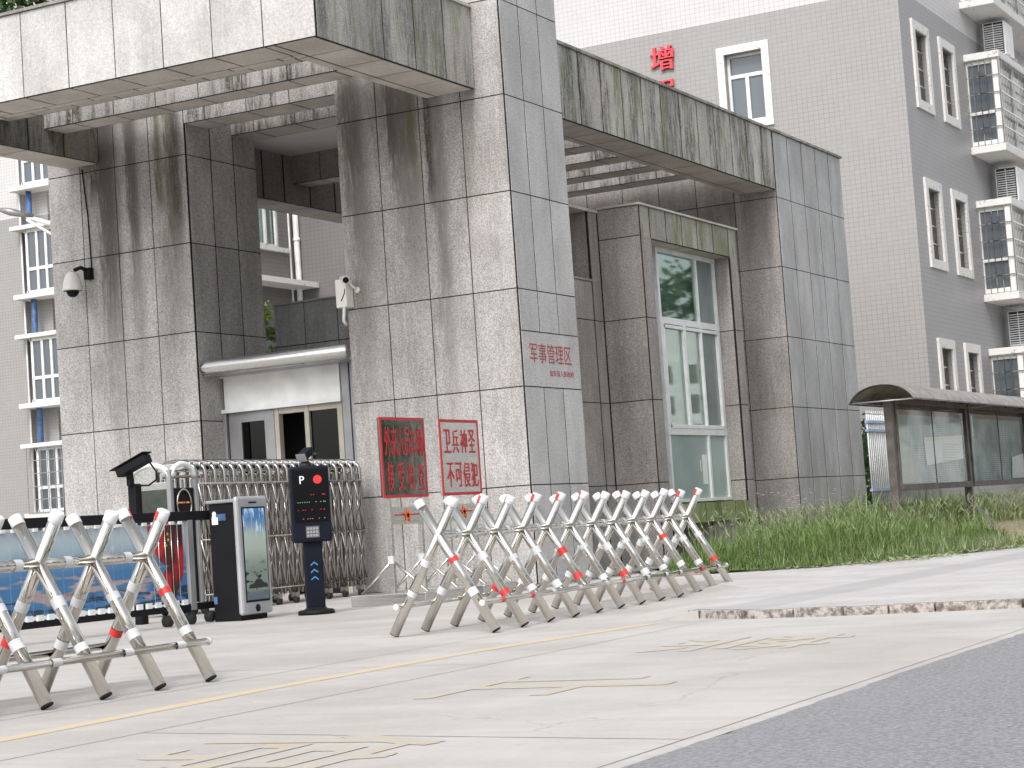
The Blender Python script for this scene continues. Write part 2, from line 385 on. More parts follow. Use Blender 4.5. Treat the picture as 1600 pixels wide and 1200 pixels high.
# ------------------------------------------------------------------ writing
def text(name, s, origin, u, v, w, h, mat, parent=None, extr=.002, bold=0., per=None):
    """string fitted in a w x h box; origin its lower left corner, u to the right, v up"""
    u, v = Vector(u).normalized(), Vector(v).normalized(); n = u.cross(v); out = MB()
    chars = [(s, 0., w, 0.)] if per is None else [(c, k * per, w, 0.) for k, c in enumerate(s)]
    if bold:      # heavier strokes: the same glyphs again, a little to the side and a hair deeper
        q = bold * 2 * (h if per is None else w)
        chars += [(c, off + q, cw, -.0004) for c, off, cw, _ in chars]
    for c, off, cw, dn in chars:
        cu = bpy.data.curves.new('glyph', 'FONT'); cu.body = c; cu.extrude = .5; cu.resolution_u = 4
        o = bpy.data.objects.new('glyph', cu); COL.objects.link(o); bpy.context.view_layer.update()
        me = bpy.data.meshes.new_from_object(o.evaluated_get(bpy.context.evaluated_depsgraph_get()))
        vs = [q.co.copy() for q in me.vertices]; x0 = min(q.x for q in vs); x1 = max(q.x for q in vs); y0 = min(q.y for q in vs); y1 = max(q.y for q in vs)
        b = len(out.v)
        for q in vs:
            out.v.append(tuple(Vector(origin) + u * (off + (q.x - x0) / (x1 - x0) * cw) + v * ((q.y - y0) / (y1 - y0) * h) + n * ((q.z + .5) * extr + dn)))
        for p in me.polygons: out.face([b + i for i in p.vertices])
        bpy.data.objects.remove(o); bpy.data.curves.remove(cu); bpy.data.meshes.remove(me)
    return out.build(name, mat, parent)
def star(mb, c, u, v, r, mat=0, th=.003):
    u, v = Vector(u), Vector(v); n = u.cross(v); pts = []
    for k in range(10):
        a = math.pi / 2 + k * math.pi / 5; q = r if k % 2 == 0 else r * .4
        pts.append(Vector(c) + u * math.cos(a) * q + v * math.sin(a) * q + n * th)
    mb.poly(pts, mat)
    for k in range(10): mb.poly([pts[k], pts[k] - n * th, pts[(k + 1) % 10] - n * th, pts[(k + 1) % 10]], mat)

# ================================================================== GROUND
def sheet(name, pts, z, mat, kind='structure'):
    o = MB().poly([(x, y, z) for x, y in pts]).build(name, mat); o['kind'] = kind; return o
sheet("ground", [(-300, -60), (300, -60), (300, 500), (-300, 500)], -.012, m_soil)
sheet("concrete_apron", [(-40, -10), (-2.52, -10), (-2.52, 60), (-40, 60)], 0, m_conc)
rr = random.Random(4); yy = [2 + .12 * k for k in range(160)]
mb = MB().poly([(30, 200, .004), (-2.52, 200, .004)] + [(-2.52 + rr.gauss(0, .006) + .012 * math.sin(y * 1.3), y, .004) for y in reversed(yy)] + [(-2.52, -10, .004), (30, -10, .004)]); structure(mb.build("asphalt_road", m_asph))
mb = MB()
for a, b, wd in (((-2.60, -10), (-2.60, 12.35), .008), ((-6.42, 3), (-6.42, 12.5), .008), ((-5.15, 3), (-5.15, 12.3), .007), ((-5.15, 6.35), (-2.6, 5.95), .008), ((-9.4, 3), (-9.4, 21), .008), ((-12, 9.6), (-5.15, 9.3), .006), ((-12, 14.6), (-6.4, 14.5), .007)):
    d = Vector((b[0] - a[0], b[1] - a[1], 0)).normalized(); n = Vector((-d.y, d.x, 0)) * wd / 2
    A, B = Vector((*a, .001)), Vector((*b, .001)); mb.poly([A - n, B - n, B + n, A + n])
structure(mb.build("concrete_joints", m_joint))
mb = MB(); ln = [(-5.62, 3), (-5.72, 6.0), (-5.82, 8.1), (-5.8, 10.3), (-5.55, 12.3)]
for a, b in zip(ln, ln[1:]): mb.poly([(a[0] - .06, a[1], .0015), (a[0] + .06, a[1], .0015), (b[0] + .06, b[1], .0015), (b[0] - .06, b[1], .0015)])
structure(mb.build("yellow_line", m_yel))
# painted words, read from the gate side
for ch, yc in (("停", 5.75), ("止", 7.98), ("禁", 10.2)):
    o = text("ground_lettering", ch, (-4.55, yc + .45, .0022), (0, -1, 0), (1, 0, 0), .92, 1.05, m_yel2, None, .0005, .02); structure(o)
# raised pavement with kerb stones
mb = MB(); edge = [(-5.75, 13.6), (-5.4, 12.75), (-4.9, 12.45), (-4.2, 12.35), (-2.56, 12.45)]
mb.poly([(x, y, .056) for x, y in edge] + [(-2.56, 200, .056), (-9.6, 200, .056), (-9.6, 21.0, .056), (-6.3, 16, .056)])
structure(mb.build("sidewalk", m_pave))
mb = MB(); rt = [(-5.36, 12.66), (-5.75, 13.6), (-6.3, 16), (-9.6, 21.0)]; rb = [(-5.62, 12.45), (-6.15, 13.45), (-6.75, 15.8), (-10.0, 20.8)]
for i in range(3): mb.poly([(*rt[i], .0565), (*rb[i], .001), (*rb[i + 1], .001), (*rt[i + 1], .0565)])
mb.poly([(*rb[0], .0), (*rt[0], 0), (*rt[0], .0565)]); structure(mb.build("sidewalk_ramp", m_conc))
mb = MB()
pts = [(-5.46, 12.80), (-4.9, 12.45), (-4.2, 12.35), (-3.6, 12.38), (-3.05, 12.41), (-2.54, 12.45)]
for (a, b) in zip(pts, pts[1:]):
    for k in range(2 if abs(a[0] - b[0]) > .6 else 1):
        nn = 2 if abs(a[0] - b[0]) > .6 else 1
        p = Vector((a[0] + (b[0] - a[0]) * k / nn, a[1] + (b[1] - a[1]) * k / nn, 0)); q = Vector((a[0] + (b[0] - a[0]) * (k + 1) / nn, a[1] + (b[1] - a[1]) * (k + 1) / nn, 0))
        d = (q - p).normalized(); n = Vector((-d.y, d.x, 0)); jz = random.uniform(-.004, .004)
        mb.obox(p + d * .006 - n * .05 - Vector((0, 0, .01)), d, n, (0, 0, 1), (q - p).length - .012, .10, .068 + jz)
structure(mb.build("kerb", m_kerb, bevel=.006))
# verge: low mound of soil
mb = MB(); nx, ny = 14, 30; b = 0
for j in range(ny + 1):
    for i in range(nx + 1):
        y = 19.6 + (60 - 19.6) * (j / ny) ** 1.5; xl, xr = -11.4, (-8.5 + (y - 19.6) * .55 if y < 24 else -6.0 + (y - 24) * .05); xr = min(xr, -5.2)
        xl = -9.0 - (y - 20.3) * .17 if y < 26 else max(-11.4, -9.97 - (y - 26) * .4)
        x = xl + (xr - xl) * i / nx; f = math.sin(math.pi * i / nx) if i < nx else 0
        mb.v.append((x, y, .058 + (.16 * min(1, f * 1.5) + random.uniform(0, .03)) * min(1, j / 4) if i < nx else .05))
for j in range(ny):
    for i in range(nx): a = j * (nx + 1) + i; mb.face((a, a + 1, a + nx + 2, a + nx + 1), 0, 0, True)
structure(mb.build("verge_soil", m_soil))

# ================================================================== GATE BUILDING
gate = tag(empty("gate_building", (-13, 21, 0)), "weathered grey granite gateway with square pillars, slatted canopy and guard room", "gate building")
Z12 = [0, 1.2, 2.4, 3.6, 4.8, 6.0, 7.2, 8.4]
GM = [None, m_grout]
def part(mb, name, *mats, **kw): return mb.build(name, list(mats), kw.get('parent', gate), kw.get('bevel', 0))
# pillars
part(clad(-18.33, -15.93, 21.2, 22.83, -.05, 8.4, [-18.33, -17.75, -17.14, -16.54, -15.93], [21.2, 21.77, 22.30, 22.83], Z12), "pillar", m_p1, m_grout, m_dim)
mb = MB(); e = .006; mb.box(-13.45 + e, -11 - e, 21.11 + e, 22.72 - e, -.05, 8.4 - e, 1)
fx = [-13.45, -12.84, -12.22, -11.61, -11.0]
slabs(mb, 1, 21.11, -1, fx, Z12, TH, 0); sy = [21.11, 21.65, 22.18, 22.72]
slabs(mb, 0, -11.0, 1, sy, [0, 1.2, 2.4], TH, 2, cut0=TH); slabs(mb, 0, -11.0, 1, sy, [3.085, 3.6, 4.8, 6.0, 7.2, 8.4], TH, 2, cut0=TH)
slabs(mb, 0, -11.0, 1, [21.11, 22.72], [2.4, 3.085], TH, 2, cut0=TH)
slabs(mb, 0, -13.45, -1, sy, Z12, TH, 0, cut0=TH)
p2 = part(mb, "pillar", m_p2, m_grout, granite("granite_pillar_road_side", (.50, .495, .495), .10, .03, speck=.8))
text("inscription", "军事管理区", (-10.998, 21.33, 2.70), (0, 1, 0), (0, 0, 1), 1.14, .245, m_redfade, p2, .003, .004)
text("inscription", "瓮安县人民政府", (-10.998, 21.83, 2.545), (0, 1, 0), (0, 0, 1), .67, .075, m_redfade, p2, .003, .004)
# canopy ring beams
ZB, ZT = 6.12, 7.14
fxs = [-17.96] + [-11.39 - .685 * k for k in range(9, -1, -1)]
mb = clad(-17.96, -11.39, 17.59, 18.30, ZB, ZT, fxs, [17.59, 18.30], [ZB, ZT], front=0, side=2, bottom=None)
slabs(mb, 2, ZB, -1, [-17.93] + [-11.39 - .685 * k for k in range(9, 0, -1)] + [-11.95], [17.62, 18.15], TH, 3, .05)
slabs(mb, 2, ZB, -1, [-17.4] + [-11.6 - .685 * k for k in range(8, 0, -1)] + [-12.1], [18.15, 18.28], TH, 3, .05)
slabs(mb, 1, 18.30, 1, fxs[1:-1], [ZB + .02, ZT], TH, 3)
part(mb, "canopy_beam", m_bright, m_grout, m_side, m_soff)
mb = MB(); mb.box(-17.8, -11.35, 17.56, 18.3, ZT, ZT + .035); part(mb, "coping", m_dim)
ys = [17.59 + .705 * k for k in range(6)]
ys[-1] = 21.11
mb = MB(); mb.box(-12.094, -11.396, 18.296, 21.105, ZB + e, ZT - e, 1)
slabs(mb, 0, -11.39, 1, [18.295] + ys[1:], [ZB, ZT], TH, 2, cut0=.005)
slabs(mb, 2, ZB, -1, [-11.95, -11.42], [17.62] + ys[1:], TH, 3, .05); slabs(mb, 2, ZB, -1, [-12.1, -11.95], [18.15] + ys[1:], TH, 3, .05)
slabs(mb, 0, -12.1, -1, ys[1:], [ZB + .02, ZT], TH, 3)
mb.box(-12.05, -11.36, 18.3, 21.105, ZT, ZT + .035, 3)
part(mb, "canopy_beam", m_bright, m_grout, m_side, m_soff)
mb = MB(); mb.box(-17.954, -17.406, 18.3, 21.195, 6.09 + e, ZT - e, 1)
slabs(mb, 0, -17.4, 1, [18.3, 19.04, 19.78, 20.48, 21.195], [6.09, ZT], TH, 0); slabs(mb, 2, 6.09, -1, [-17.96, -17.43], [17.6, 18.3, 19.04, 19.78, 20.48, 21.195], TH, 3, .05)
slabs(mb, 0, -17.96, -1, [18.3, 19.04, 19.78, 20.48, 21.195], [6.09, ZT], TH, 0)
part(mb, "canopy_beam", m_darkst, m_grout, m_side, m_soff)
# slats of the canopy
def slat(y0, y1, x0, x1, z0=6.41, z1=7.06, mfront=m_louv, joint=.685, off=0):
    n = max(1, round((x1 - x0) / joint)); xs = [x1 - off - joint * k for k in range(n, -1, -1)]; xs = [x0] + [x for x in xs if x0 + .1 < x < x1 - .1] + [x1]
    mb = MB(); mb.box(x0 + .005, x1 - .005, y0 + e, y1 - e, z0 + e, z1 - e, 1)
    slabs(mb, 1, y0, -1, xs, [z0, z1], TH, 0); slabs(mb, 2, z0, -1, xs, [y0 + TH, y1 - TH], TH, 2, .05); slabs(mb, 1, y1, 1, xs, [z0, z1], TH, 2)
    slabs(mb, 2, z1, 1, xs, [y0 + TH, y1 - TH], TH, 2, .05)
    part(mb, "canopy_slat", mfront, m_grout, m_soff)
slat(19.02, 19.46, -17.4, -12.1); slat(20.10, 20.55, -17.4, -12.1, off=.69)
slat(21.2, 21.74, -15.93, -13.45, 6.415, off=.07)
slat(22.27, 22.83, -15.93, -13.45, 6.405, off=.03)
for y0 in (24.62, 25.76, 26.9, 28.12, 29.3, 30.5): slat(y0, y0 + .54, -16.2, -12.1, off=.3)
part(MB().box(-16.22, -13.0, 22.84, 24.15, 6.41, 6.6), "ceiling", m_plaster)
mb = clad(-16.22, -13.0, 24.15, 24.57, 5.99, 6.6, [-16.22, -15.71, -15.03, -14.35, -13.67, -13.0], [24.15, 24.57], [5.99, 6.6], front=0, side=None, bottom=2); part(mb, "cross_beam", m_dim, m_grout, m_soff)
ysb = [22.83, 23.4, 23.94, 24.62, 25.3, 26.0, 26.7, 27.4]
mb = clad(-16.80, -16.22, 22.86, 27.4, 5.70, 6.8, [-16.8, -16.22], ysb, [5.70, 6.8], front=None, side=0, bottom=2); part(mb, "cross_beam", m_dim, m_grout, m_soff)
# long beam over the guard room and end pier
yb = [22.72 + .70 * k for k in range(14)]; yb = [y for y in yb if y < 31.3] + [31.65]
mb = MB(); mb.box(-12.044, -11.396, 22.725, 31.655, ZB + e, ZT - e, 1)
slabs(mb, 0, -11.39, 1, yb, [ZB, ZT], TH, 0); slabs(mb, 2, ZB, -1, [-11.92, -11.42], yb, TH, 2, .05); slabs(mb, 2, ZB, -1, [-12.05, -11.92], yb, TH, 2, .05)
slabs(mb, 0, -12.05, -1, yb, [ZB + .02, ZT], TH, 2)
lb = part(mb, "roof_beam", m_beam, m_grout, m_soff)
mb = MB(); mb.box(-12.0, -11.355, 22.725, 35.3, ZT, ZT + .04); part(mb, "coping", m_side)
yp = [31.65, 32.38, 33.1, 33.83, 34.55, 35.27]
mb = MB(); mb.box(-12.154, -11.396, 31.656, 35.264, -.05, ZT - .006, 1)
slabs(mb, 0, -11.39, 1, yp, [0, 1.2, 2.4, 3.6, 4.8, 6.0, ZT], TH, 0, cut0=TH, amp=.05)
slabs(mb, 1, 31.65, -1, [-12.16, -11.39], [0, 1.2, 2.4, 3.6, 4.8, 6.0, 6.5], TH, 2)
slabs(mb, 1, 35.27, 1, [-12.16, -11.39], [0, 1.2, 2.4, 3.6, 4.8, 6.0, 6.5], TH, 2, cut1=TH)
part(mb, "end_pier", m_pier, m_grout, m_booth)
mb = MB(); xw = [-17.0] + [-12.16 - .70 * k for k in range(6, -1, -1)]
mb.box(-17, -12.165, 31.656, 32.3, -.05, 6.95, 1); slabs(mb, 1, 31.65, -1, xw, [0, 1.2, 2.4, 3.6, 4.8, 6.0, 6.55, 7.0], TH, 0)
part(mb, "back_wall", m_booth, m_grout)

# ---- guard room under the long beam
room = gate
zr = [0, 1.2, 2.4, 3.6, 4.8, 5.25]
mb = MB(); XR = -11.49
mb.box(-12.154, XR - .006, 26.036, 26.424, -.05, 5.23, 1)                        # left jamb core
slabs(mb, 1, 26.03, -1, [-12.16, XR], zr, TH, 0); slabs(mb, 0, XR, 1, [26.03, 26.43], zr[:-1], TH, 0, cut0=TH)
slabs(mb, 1, 26.43, 1, [-12.16, XR], zr[:-1], TH, 0, cut1=TH)
mb.box(-12.154, XR - .006, 29.536, 29.844, -.05, 4.77, 1)                         # right jamb
slabs(mb, 0, XR, 1, [29.53, 29.85], zr[:-1], TH, 0); slabs(mb, 1, 29.53, -1, [-12.16, XR], zr[:-1], TH, 0, cut1=TH); slabs(mb, 1, 29.85, 1, [-12.16, XR], zr[:-1], TH, 0, cut1=TH)
mb.box(-12.14, XR - .05, 28.1, 29.55, -.05, .56, 1); slabs(mb, 0, XR - .03, 1, [28.1, 28.8, 29.53], [-.02, .57], TH, 0); slabs(mb, 1, 28.08, -1, [-12.16, XR - .03], [-.02, .57], TH, 0, cut1=TH)
mb.box(-12.7, -12.2, 26.3, 28.2, -.05, .56, 2)
part(mb, "guard_room_wall", m_booth, m_grout, m_dark)
mb = MB(); mb.box(-12.14, XR - .006, 26.43, 29.844, 4.786, 5.24, 1)
slabs(mb, 0, XR, 1, [26.06, 26.4, 27.0, 27.6, 28.2, 28.85, 29.5, 29.85], [4.78, 5.25], TH, 0); slabs(mb, 2, 4.78, -1, [-12.16, XR - TH], [26.45, 27.0, 27.6, 28.2, 28.85, 29.53], TH, 2)
mb.box(-12.16, XR + .03, 26.0, 29.88, 5.25, 5.28, 2)
part(mb, "window_lintel", m_lintel, m_grout, m_soff)
mb = MB(); mb.box(-12.1, XR + .014, 26.446, 29.514, .576, .869, 1)
slabs(mb, 0, XR + .02, 1, [26.44, 27.1, 27.7, 28.3, 28.9, 29.52], [.57, .875], TH, 0); slabs(mb, 2, .875, 1, [-12.1, XR - .01], [26.44, 27.1, 27.7, 28.3, 28.9, 29.52], TH, 0); slabs(mb, 2, .57, -1, [-12.1, XR - .01], [26.44, 28.0, 29.5], TH, 0)
part(mb, "window_ledge", m_moss, m_grout)
# side wall towards the centre pillar, open above
mb = MB(); mb.box(-12.5, -12.166, 22.7, 25.7, -.05, 4.165, 1); mb.box(-12.5, -12.166, 25.705, 26.0, -.05, 5.2, 1)
slabs(mb, 0, -12.16, 1, [22.72, 23.4, 24.1, 24.9, 25.7], [0, 1.2, 2.4, 3.6, 4.17], TH, 0); slabs(mb, 0, -12.16, 1, [25.7, 26.02], [0, 1.2, 2.4, 3.6, 5.22], TH, 0)
mb.box(-12.5, -12.14, 22.72, 25.7, 4.17, 4.2, 0); slabs(mb, 1, 25.7, -1, [-12.5, -12.19], [4.2, 5.22], TH, 0)
part(mb, "guard_room_wall", m_booth, m_grout)
mb = MB(); mb.box(-16.7, -12.16, 22.84, 29.82, 5.22, 5.26) if False else mb.box(-15.2, -12.14, 24.3, 29.82, 5.20, 5.245, 0)
part(mb, "guard_room_roof", m_soff)
mb = MB(); mb.box(-13.6, -13.3, 24.3, 29.8, 0, 5.19, 1); slabs(mb, 0, -13.27, 1, lin(24.3, 29.8, 7), [0, 2.4, 4.8, 5.19], TH, 0)
mb.box(-13.6, -12.2, 29.83, 30.0, 0, 5.19, 1)
part(mb, "guard_room_wall", m_dim, m_dark)
xg = [-16.70, -16.16, -15.58, -15.0, -14.4, -13.8]
mb = clad(-16.70, -13.5, 24.17, 24.35, 0, 4.22, xg, [24.17, 24.35], [0, 1.2, 2.4, 3.6, 4.22], front=0, side=None); mb.box(-16.72, -13.5, 24.15, 24.38, 4.22, 4.25, 0)
part(mb, "guard_room_wall", m_pier, m_grout)
# the tall window
XF = XR - .27
win = empty("window", (XF, 28, 2.8)); adopt(win, gate)
fy0, fy1 = 27.08, 29.53 ; fz0, fz1 = .9, 4.78
mb = MB(); fw = .065
def vb(y, z0, z1, w_=fw, d=.06, off=0): mb.box(XF - d + off, XF + off, y - w_ / 2, y + w_ / 2, z0, z1)
def hb(z, y0, y1, w_=fw, d=.06, off=0): mb.box(XF - d + off - .004, XF + off + .004, y0, y1, z - w_ / 2, z + w_ / 2)
mb.box(XF - .08, XF - .01, 26.43, 27.06, .88, 4.78)       # fixed left part of the frame
vb(27.2, fz0, fz1); vb(29.47, fz0, fz1, .08)
for z, w_ in ((4.74, .07), (3.66, .10), (1.97, .10), (.92, .05)): hb(z, 27.16, 29.52, w_)
vb(28.72, 3.7, 4.72, .05); vb(28.72, 2.0, 3.63, .05, .05, .01); vb(28.05, 2.0, 3.63, .09, .05, .01); vb(28.74, .93, 1.94, .07)
vb(27.26, 2.0, 3.63, .06, .05, .012); vb(29.40, 2.0, 3.63, .05, .05, .012)
hb(3.57, 27.24, 29.4, .05, .05, .008); hb(2.05, 27.24, 29.4, .06, .05, .008)
mb.build("frame", m_frame, None, .004); adopt(bpy.data.objects["frame"], win)
for y0, y1, z0, z1 in ((27.2, 28.72, 3.68, 4.74), (28.72, 29.45, 3.68, 4.74), (27.25, 28.05, 2.0, 3.62), (28.05, 28.72, 2.0, 3.62), (28.72, 29.4, 2.0, 3.62), (27.2, 28.74, .93, 1.95), (28.74, 29.45, .93, 1.95)):
    t = MB().box(XF - .04, XF - .034, y0, y1, z0, z1).build("pane", m_pane_bright if z1 < 2 else (m_pane_dim if y0 > 28.71 else m_glass)); adopt(t, win)
mb = MB(); n = 70
for k in range(n):
    ya, yb_ = 27.1 + (29.5 - 27.1) * k / n, 27.1 + (29.5 - 27.1) * (k + 1) / n
    xa, xb = XF - .16 + .035 * math.sin(k * 1.1) + random.uniform(-.01, .01), 0
    if k: mb.poly([(px_, ya, .95), (xa, yb_, .95), (xa, yb_, 4.75), (px_, ya, 4.75)])
    px_ = xa
t = mb.build("curtain", m_curtain); adopt(t, win)
t = MB().box(XF - .032, XF - .030, 28.45, 28.64, 1.16, 1.62).build("posted_notice", m_paper); adopt(t, win)
t = MB().box(XF - .032, XF - .030, 28.36, 28.40, 1.36, 1.54).build("posted_notice", m_yellowpaper); adopt(t, win)
# ---- pedestrian doorway between the pillars
door = empty("doorway", (-14.8, 21.75, 0)); adopt(door, gate)
def dpart(mb, name, mat, bevel=0): o = mb.build(name, mat, None, bevel); adopt(o, door); return o
mb = MB(); r0 = .10; pr = [(.001, -.0), (.05, .01), (.085, .05), (.105, .14)]
mb.lathe((-15.95, 21.30, 3.10), [(.001, 0), (.05, .012), (.085, .05), (.103, .14), (.104, 2.34), (.08, 2.38), (.001, 2.40)], 24, 0, 0)
dpart(mb, "rolled_steel_cap", m_brush)
mb = MB(); mb.box(-15.9, -13.5, 21.3, 21.72, 2.995, 3.04); dpart(mb, "soffit_strip", m_grayal)
mb = MB(); mb.box(-15.90, -14.02, 21.70, 21.78, 2.545, 2.985); dpart(mb, "white_header_panel", m_white)
mb = MB(); mb.box(-15.92, -14.0, 21.66, 21.72, 2.50, 2.55); mb.box(-15.92, -14.0, 21.67, 21.71, 2.975, 3.0); dpart(mb, "header_trim", m_frame)
mb = MB()
for x0, x1 in ((-14.0, -13.88), (-13.86, -13.74), (-13.70, -13.46)): mb.box(x0, x1, 21.70, 21.86, 0, 3.0)
dpart(mb, "door_jamb", m_grayal, .006)
dpart(MB().box(-15.93, -15.88, 21.70, 21.85, 0, 3.0), "door_jamb", m_grayal, .006)
lf = MB()
for q in ((-15.86, -15.66, 0, 2.5), (-15.28, -15.12, 0, 2.5)): lf.box(q[0], q[1], 21.74, 21.80, q[2], q[3])
lf.box(-15.66, -15.28, 21.74, 21.80, 2.36, 2.5); lf.box(-15.66, -15.28, 21.74, 21.80, 0, .3)
leaf = dpart(lf, "door_leaf", m_grayal, .004)
t = MB().box(-15.66, -15.28, 21.765, 21.775, .3, 2.36).build("glass", m_glassd); adopt(t, leaf)
mb = MB(); mb.box(-15.10, -15.03, 21.72, 21.82, 0, 2.5); mb.box(-14.62, -14.55, 21.72, 21.82, 0, 2.5); mb.box(-14.10, -14.02, 21.72, 21.82, 0, 2.5); mb.box(-15.03, -14.1, 21.73, 21.81, 2.42, 2.5)
dpart(mb, "door_frame", m_ivory if False else plain("beige_door_frame", (.42, .39, .33), .5), .004)
t = MB().box(-14.55, -14.10, 21.765, 21.775, .0, 2.42).build("glass", m_glassd); adopt(t, door)
mb = MB(); mb.box(-15.6, -14.65, 22.55, 22.9, 0, 2.9, 1); slabs(mb, 1, 22.52, -1, [-15.0, -14.62], [0, 1.0, 2.15, 2.9], TH, 0)
dpart(mb, "reflected_granite", [m_p2, m_dark])  # granite block added to stand in for the reflection in the door glass
mb = MB(); mb.box(-15.9, -13.5, 22.8, 22.9, 0, 2.95); mb.box(-15.92, -13.47, 21.8, 22.9, 2.95, 2.99); dpart(mb, "inner_lining", m_dark)

# ================================================================== CAMERAS ON THE GATE
t = tag(empty("dome_camera", (-17.75, 21.17, 4.6)), "white dome security camera hanging from a black bracket on the left pillar", "security camera")
mb = MB(); mb.box(-17.70, -17.60, 21.10, 21.20, 4.50, 4.66); mb.tube([(-17.65, 21.15, 4.62), (-17.68, 21.02, 4.66), (-17.74, 20.95, 4.62)], .028, 10); adopt(mb.build("bracket", m_black, None, .004), t)
mb = MB().lathe((-17.76, 20.93, 4.30), [(.001, .30), (.05, .295), (.09, .26), (.118, .18), (.132, .08), (.140, .07), (.142, .045), (.128, .04)], 28); adopt(mb.build("housing", m_ivory), t)
mb = MB().lathe((-17.76, 20.93, 4.34), [(.088, .0), (.084, -.03), (.06, -.07), (.03, -.085), (.001, -.09)], 24); adopt(mb.build("dome", m_navy), t)
mb = MB().tube([(-17.62, 21.185, 4.62), (-17.64, 21.185, 5.4), (-17.70, 21.185, 6.05)], .009, 6); adopt(mb.build("cable", m_black), t)
t = tag(empty("bullet_camera", (-13.4, 21.0, 3.9)), "small white bullet camera above a white box on the edge of the centre pillar", "security camera")
mb = MB(); mb.obox((-13.50, 20.93, 3.62), (1, 0, 0), (0, 1, 0), (0, 0, 1), .16, .17, .36); adopt(mb.build("junction_box", m_ivory, None, .008), t)
d = Vector((.62, -.70, -.22)).normalized(); c0 = Vector((-13.43, 21.02, 4.00)); c1 = c0 + d * .22
mb = MB().tube([c0, c0 + d * .015, c1 - d * .01, c1], [.035, .05, .05, .048], 20); adopt(mb.build("housing", m_ivory), t)
mb = MB().tube([c1 - d * .004, c1 + d * .003], .040, 20); adopt(mb.build("lens", m_navy), t)
mb = MB().tube([(-13.28, 21.11, 3.86), (-13.29, 21.06, 3.86), (-13.33, 20.99, 3.93)], .016, 10).tube([(-13.28, 21.11, 3.84), (-13.28, 21.09, 3.84)], .04, 14); adopt(mb.build("bracket", m_ivory), t)
mb = MB().tube([(-13.39, 20.95, 3.66), (-13.42, 20.96, 3.45), (-13.42, 21.02, 3.40)], .02, 8); adopt(mb.build("conduit", m_ivory), t)
mb = MB().tube([(-13.36, 20.95, 3.92), (-13.36, 20.92, 3.80), (-13.42, 20.925, 3.70)], .005, 6); adopt(mb.build("cable", m_black), t)

# ================================================================== APARTMENT BUILDING ON THE RIGHT
SPL, PITCH = 11.41, 3.43
apt = tag(empty("apartment_building", (-20, 45, 0)), "grey and white tiled apartment building with caged balconies behind the gate", "apartment building")
XB, YB = -11.37, 39.97
def apart(mb, name, mats, parent=None, bevel=0): o = mb.build(name, mats, None, bevel); adopt(o, parent or apt); return o
# front wall with a real hole for the window, side wall with holes for the narrow windows
def wall_holes(mb, ax, plane, u0, u1, z0, z1, holes, depth, mat=0):
    us = sorted({u0, u1} | {h[0] for h in holes} | {h[1] for h in holes}); zs = sorted({z0, z1} | {h[2] for h in holes} | {h[3] for h in holes})
    P = (lambda u, z, d=0: (plane - d, u, z)) if ax == 0 else (lambda u, z, d=0: (u, plane + d, z))
    for i in range(len(us) - 1):
        for j in range(len(zs) - 1):
            uc, zc = (us[i] + us[i + 1]) / 2, (zs[j] + zs[j + 1]) / 2
            if any(h[0] < uc < h[1] and h[2] < zc < h[3] for h in holes): continue
            mb.poly([P(us[i], zs[j]), P(us[i + 1], zs[j]), P(us[i + 1], zs[j + 1]), P(us[i], zs[j + 1])], mat)
    for a, b, c, d in holes:
        for q in (((a, c), (b, c)), ((b, c), (b, d)), ((b, d), (a, d)), ((a, d), (a, c))):
            (u, z), (v_, z_) = q; mb.poly([P(u, z), P(v_, z_), P(v_, z_, depth), P(u, z, depth)], mat)
fwin = [(-15.33, -14.46, 9.12 + PITCH * k, 10.64 + PITCH * k) for k in (-1, 0, 1)]
swin = []
for k in range(-2, 3):
    for y0, y1 in ((40.93, 41.80), (43.02, 43.90)): swin.append((y0, y1, 9.17 + PITCH * k, 10.70 + PITCH * k))
mb = MB(); wall_holes(mb, 1, YB, -22.0, XB, -.05, 19, fwin, .25); apart(mb, "front_wall", m_tile)
mb = MB(); wall_holes(mb, 1, YB, -26.8, -22.0, -.05, 19, [], .25); m_tile_shaded = tiles("facade_tiles_shaded", (.17, .16, .158), (.3, .3, .3), ((.13, .125, .125), (.2, .2, .2)), 11.41); apart(mb, "shaded_front_wall", m_tile_shaded)  # same facade plane; its shade is put into darker tile colours
mb = MB(); wall_holes(mb, 0, XB, YB, 58, -.05, 19, swin, .25); mb.box(-26.7, XB - .35, YB + .35, 57.9, 0, 18.9, 1); mb.poly([(-26.8, YB, 19), (XB, YB, 19), (XB, 58, 19), (-26.8, 58, 19)])
mb.poly([(-26.8, 58, 0), (-26.8, 58, 19), (XB, 58, 19), (XB, 58, 0)])
apart(mb, "side_wall", [m_tile_side, m_dark])
def ring(mb, ax, plane, u0, u1, z0, z1, w_, out, inn=0.):
    """surround of an opening, standing proud of the wall by out"""
    def bx(a, b, c, d):
        if ax == 0: mb.box(plane - inn, plane + out, a, b, c, d)
        else: mb.box(a, b, plane - out, plane + inn, c, d)
    bx(u0 - w_, u1 + w_, z1, z1 + w_); bx(u0 - w_, u1 + w_, z0 - w_, z0); bx(u0 - w_, u0, z0, z1); bx(u1, u1 + w_, z0, z1)
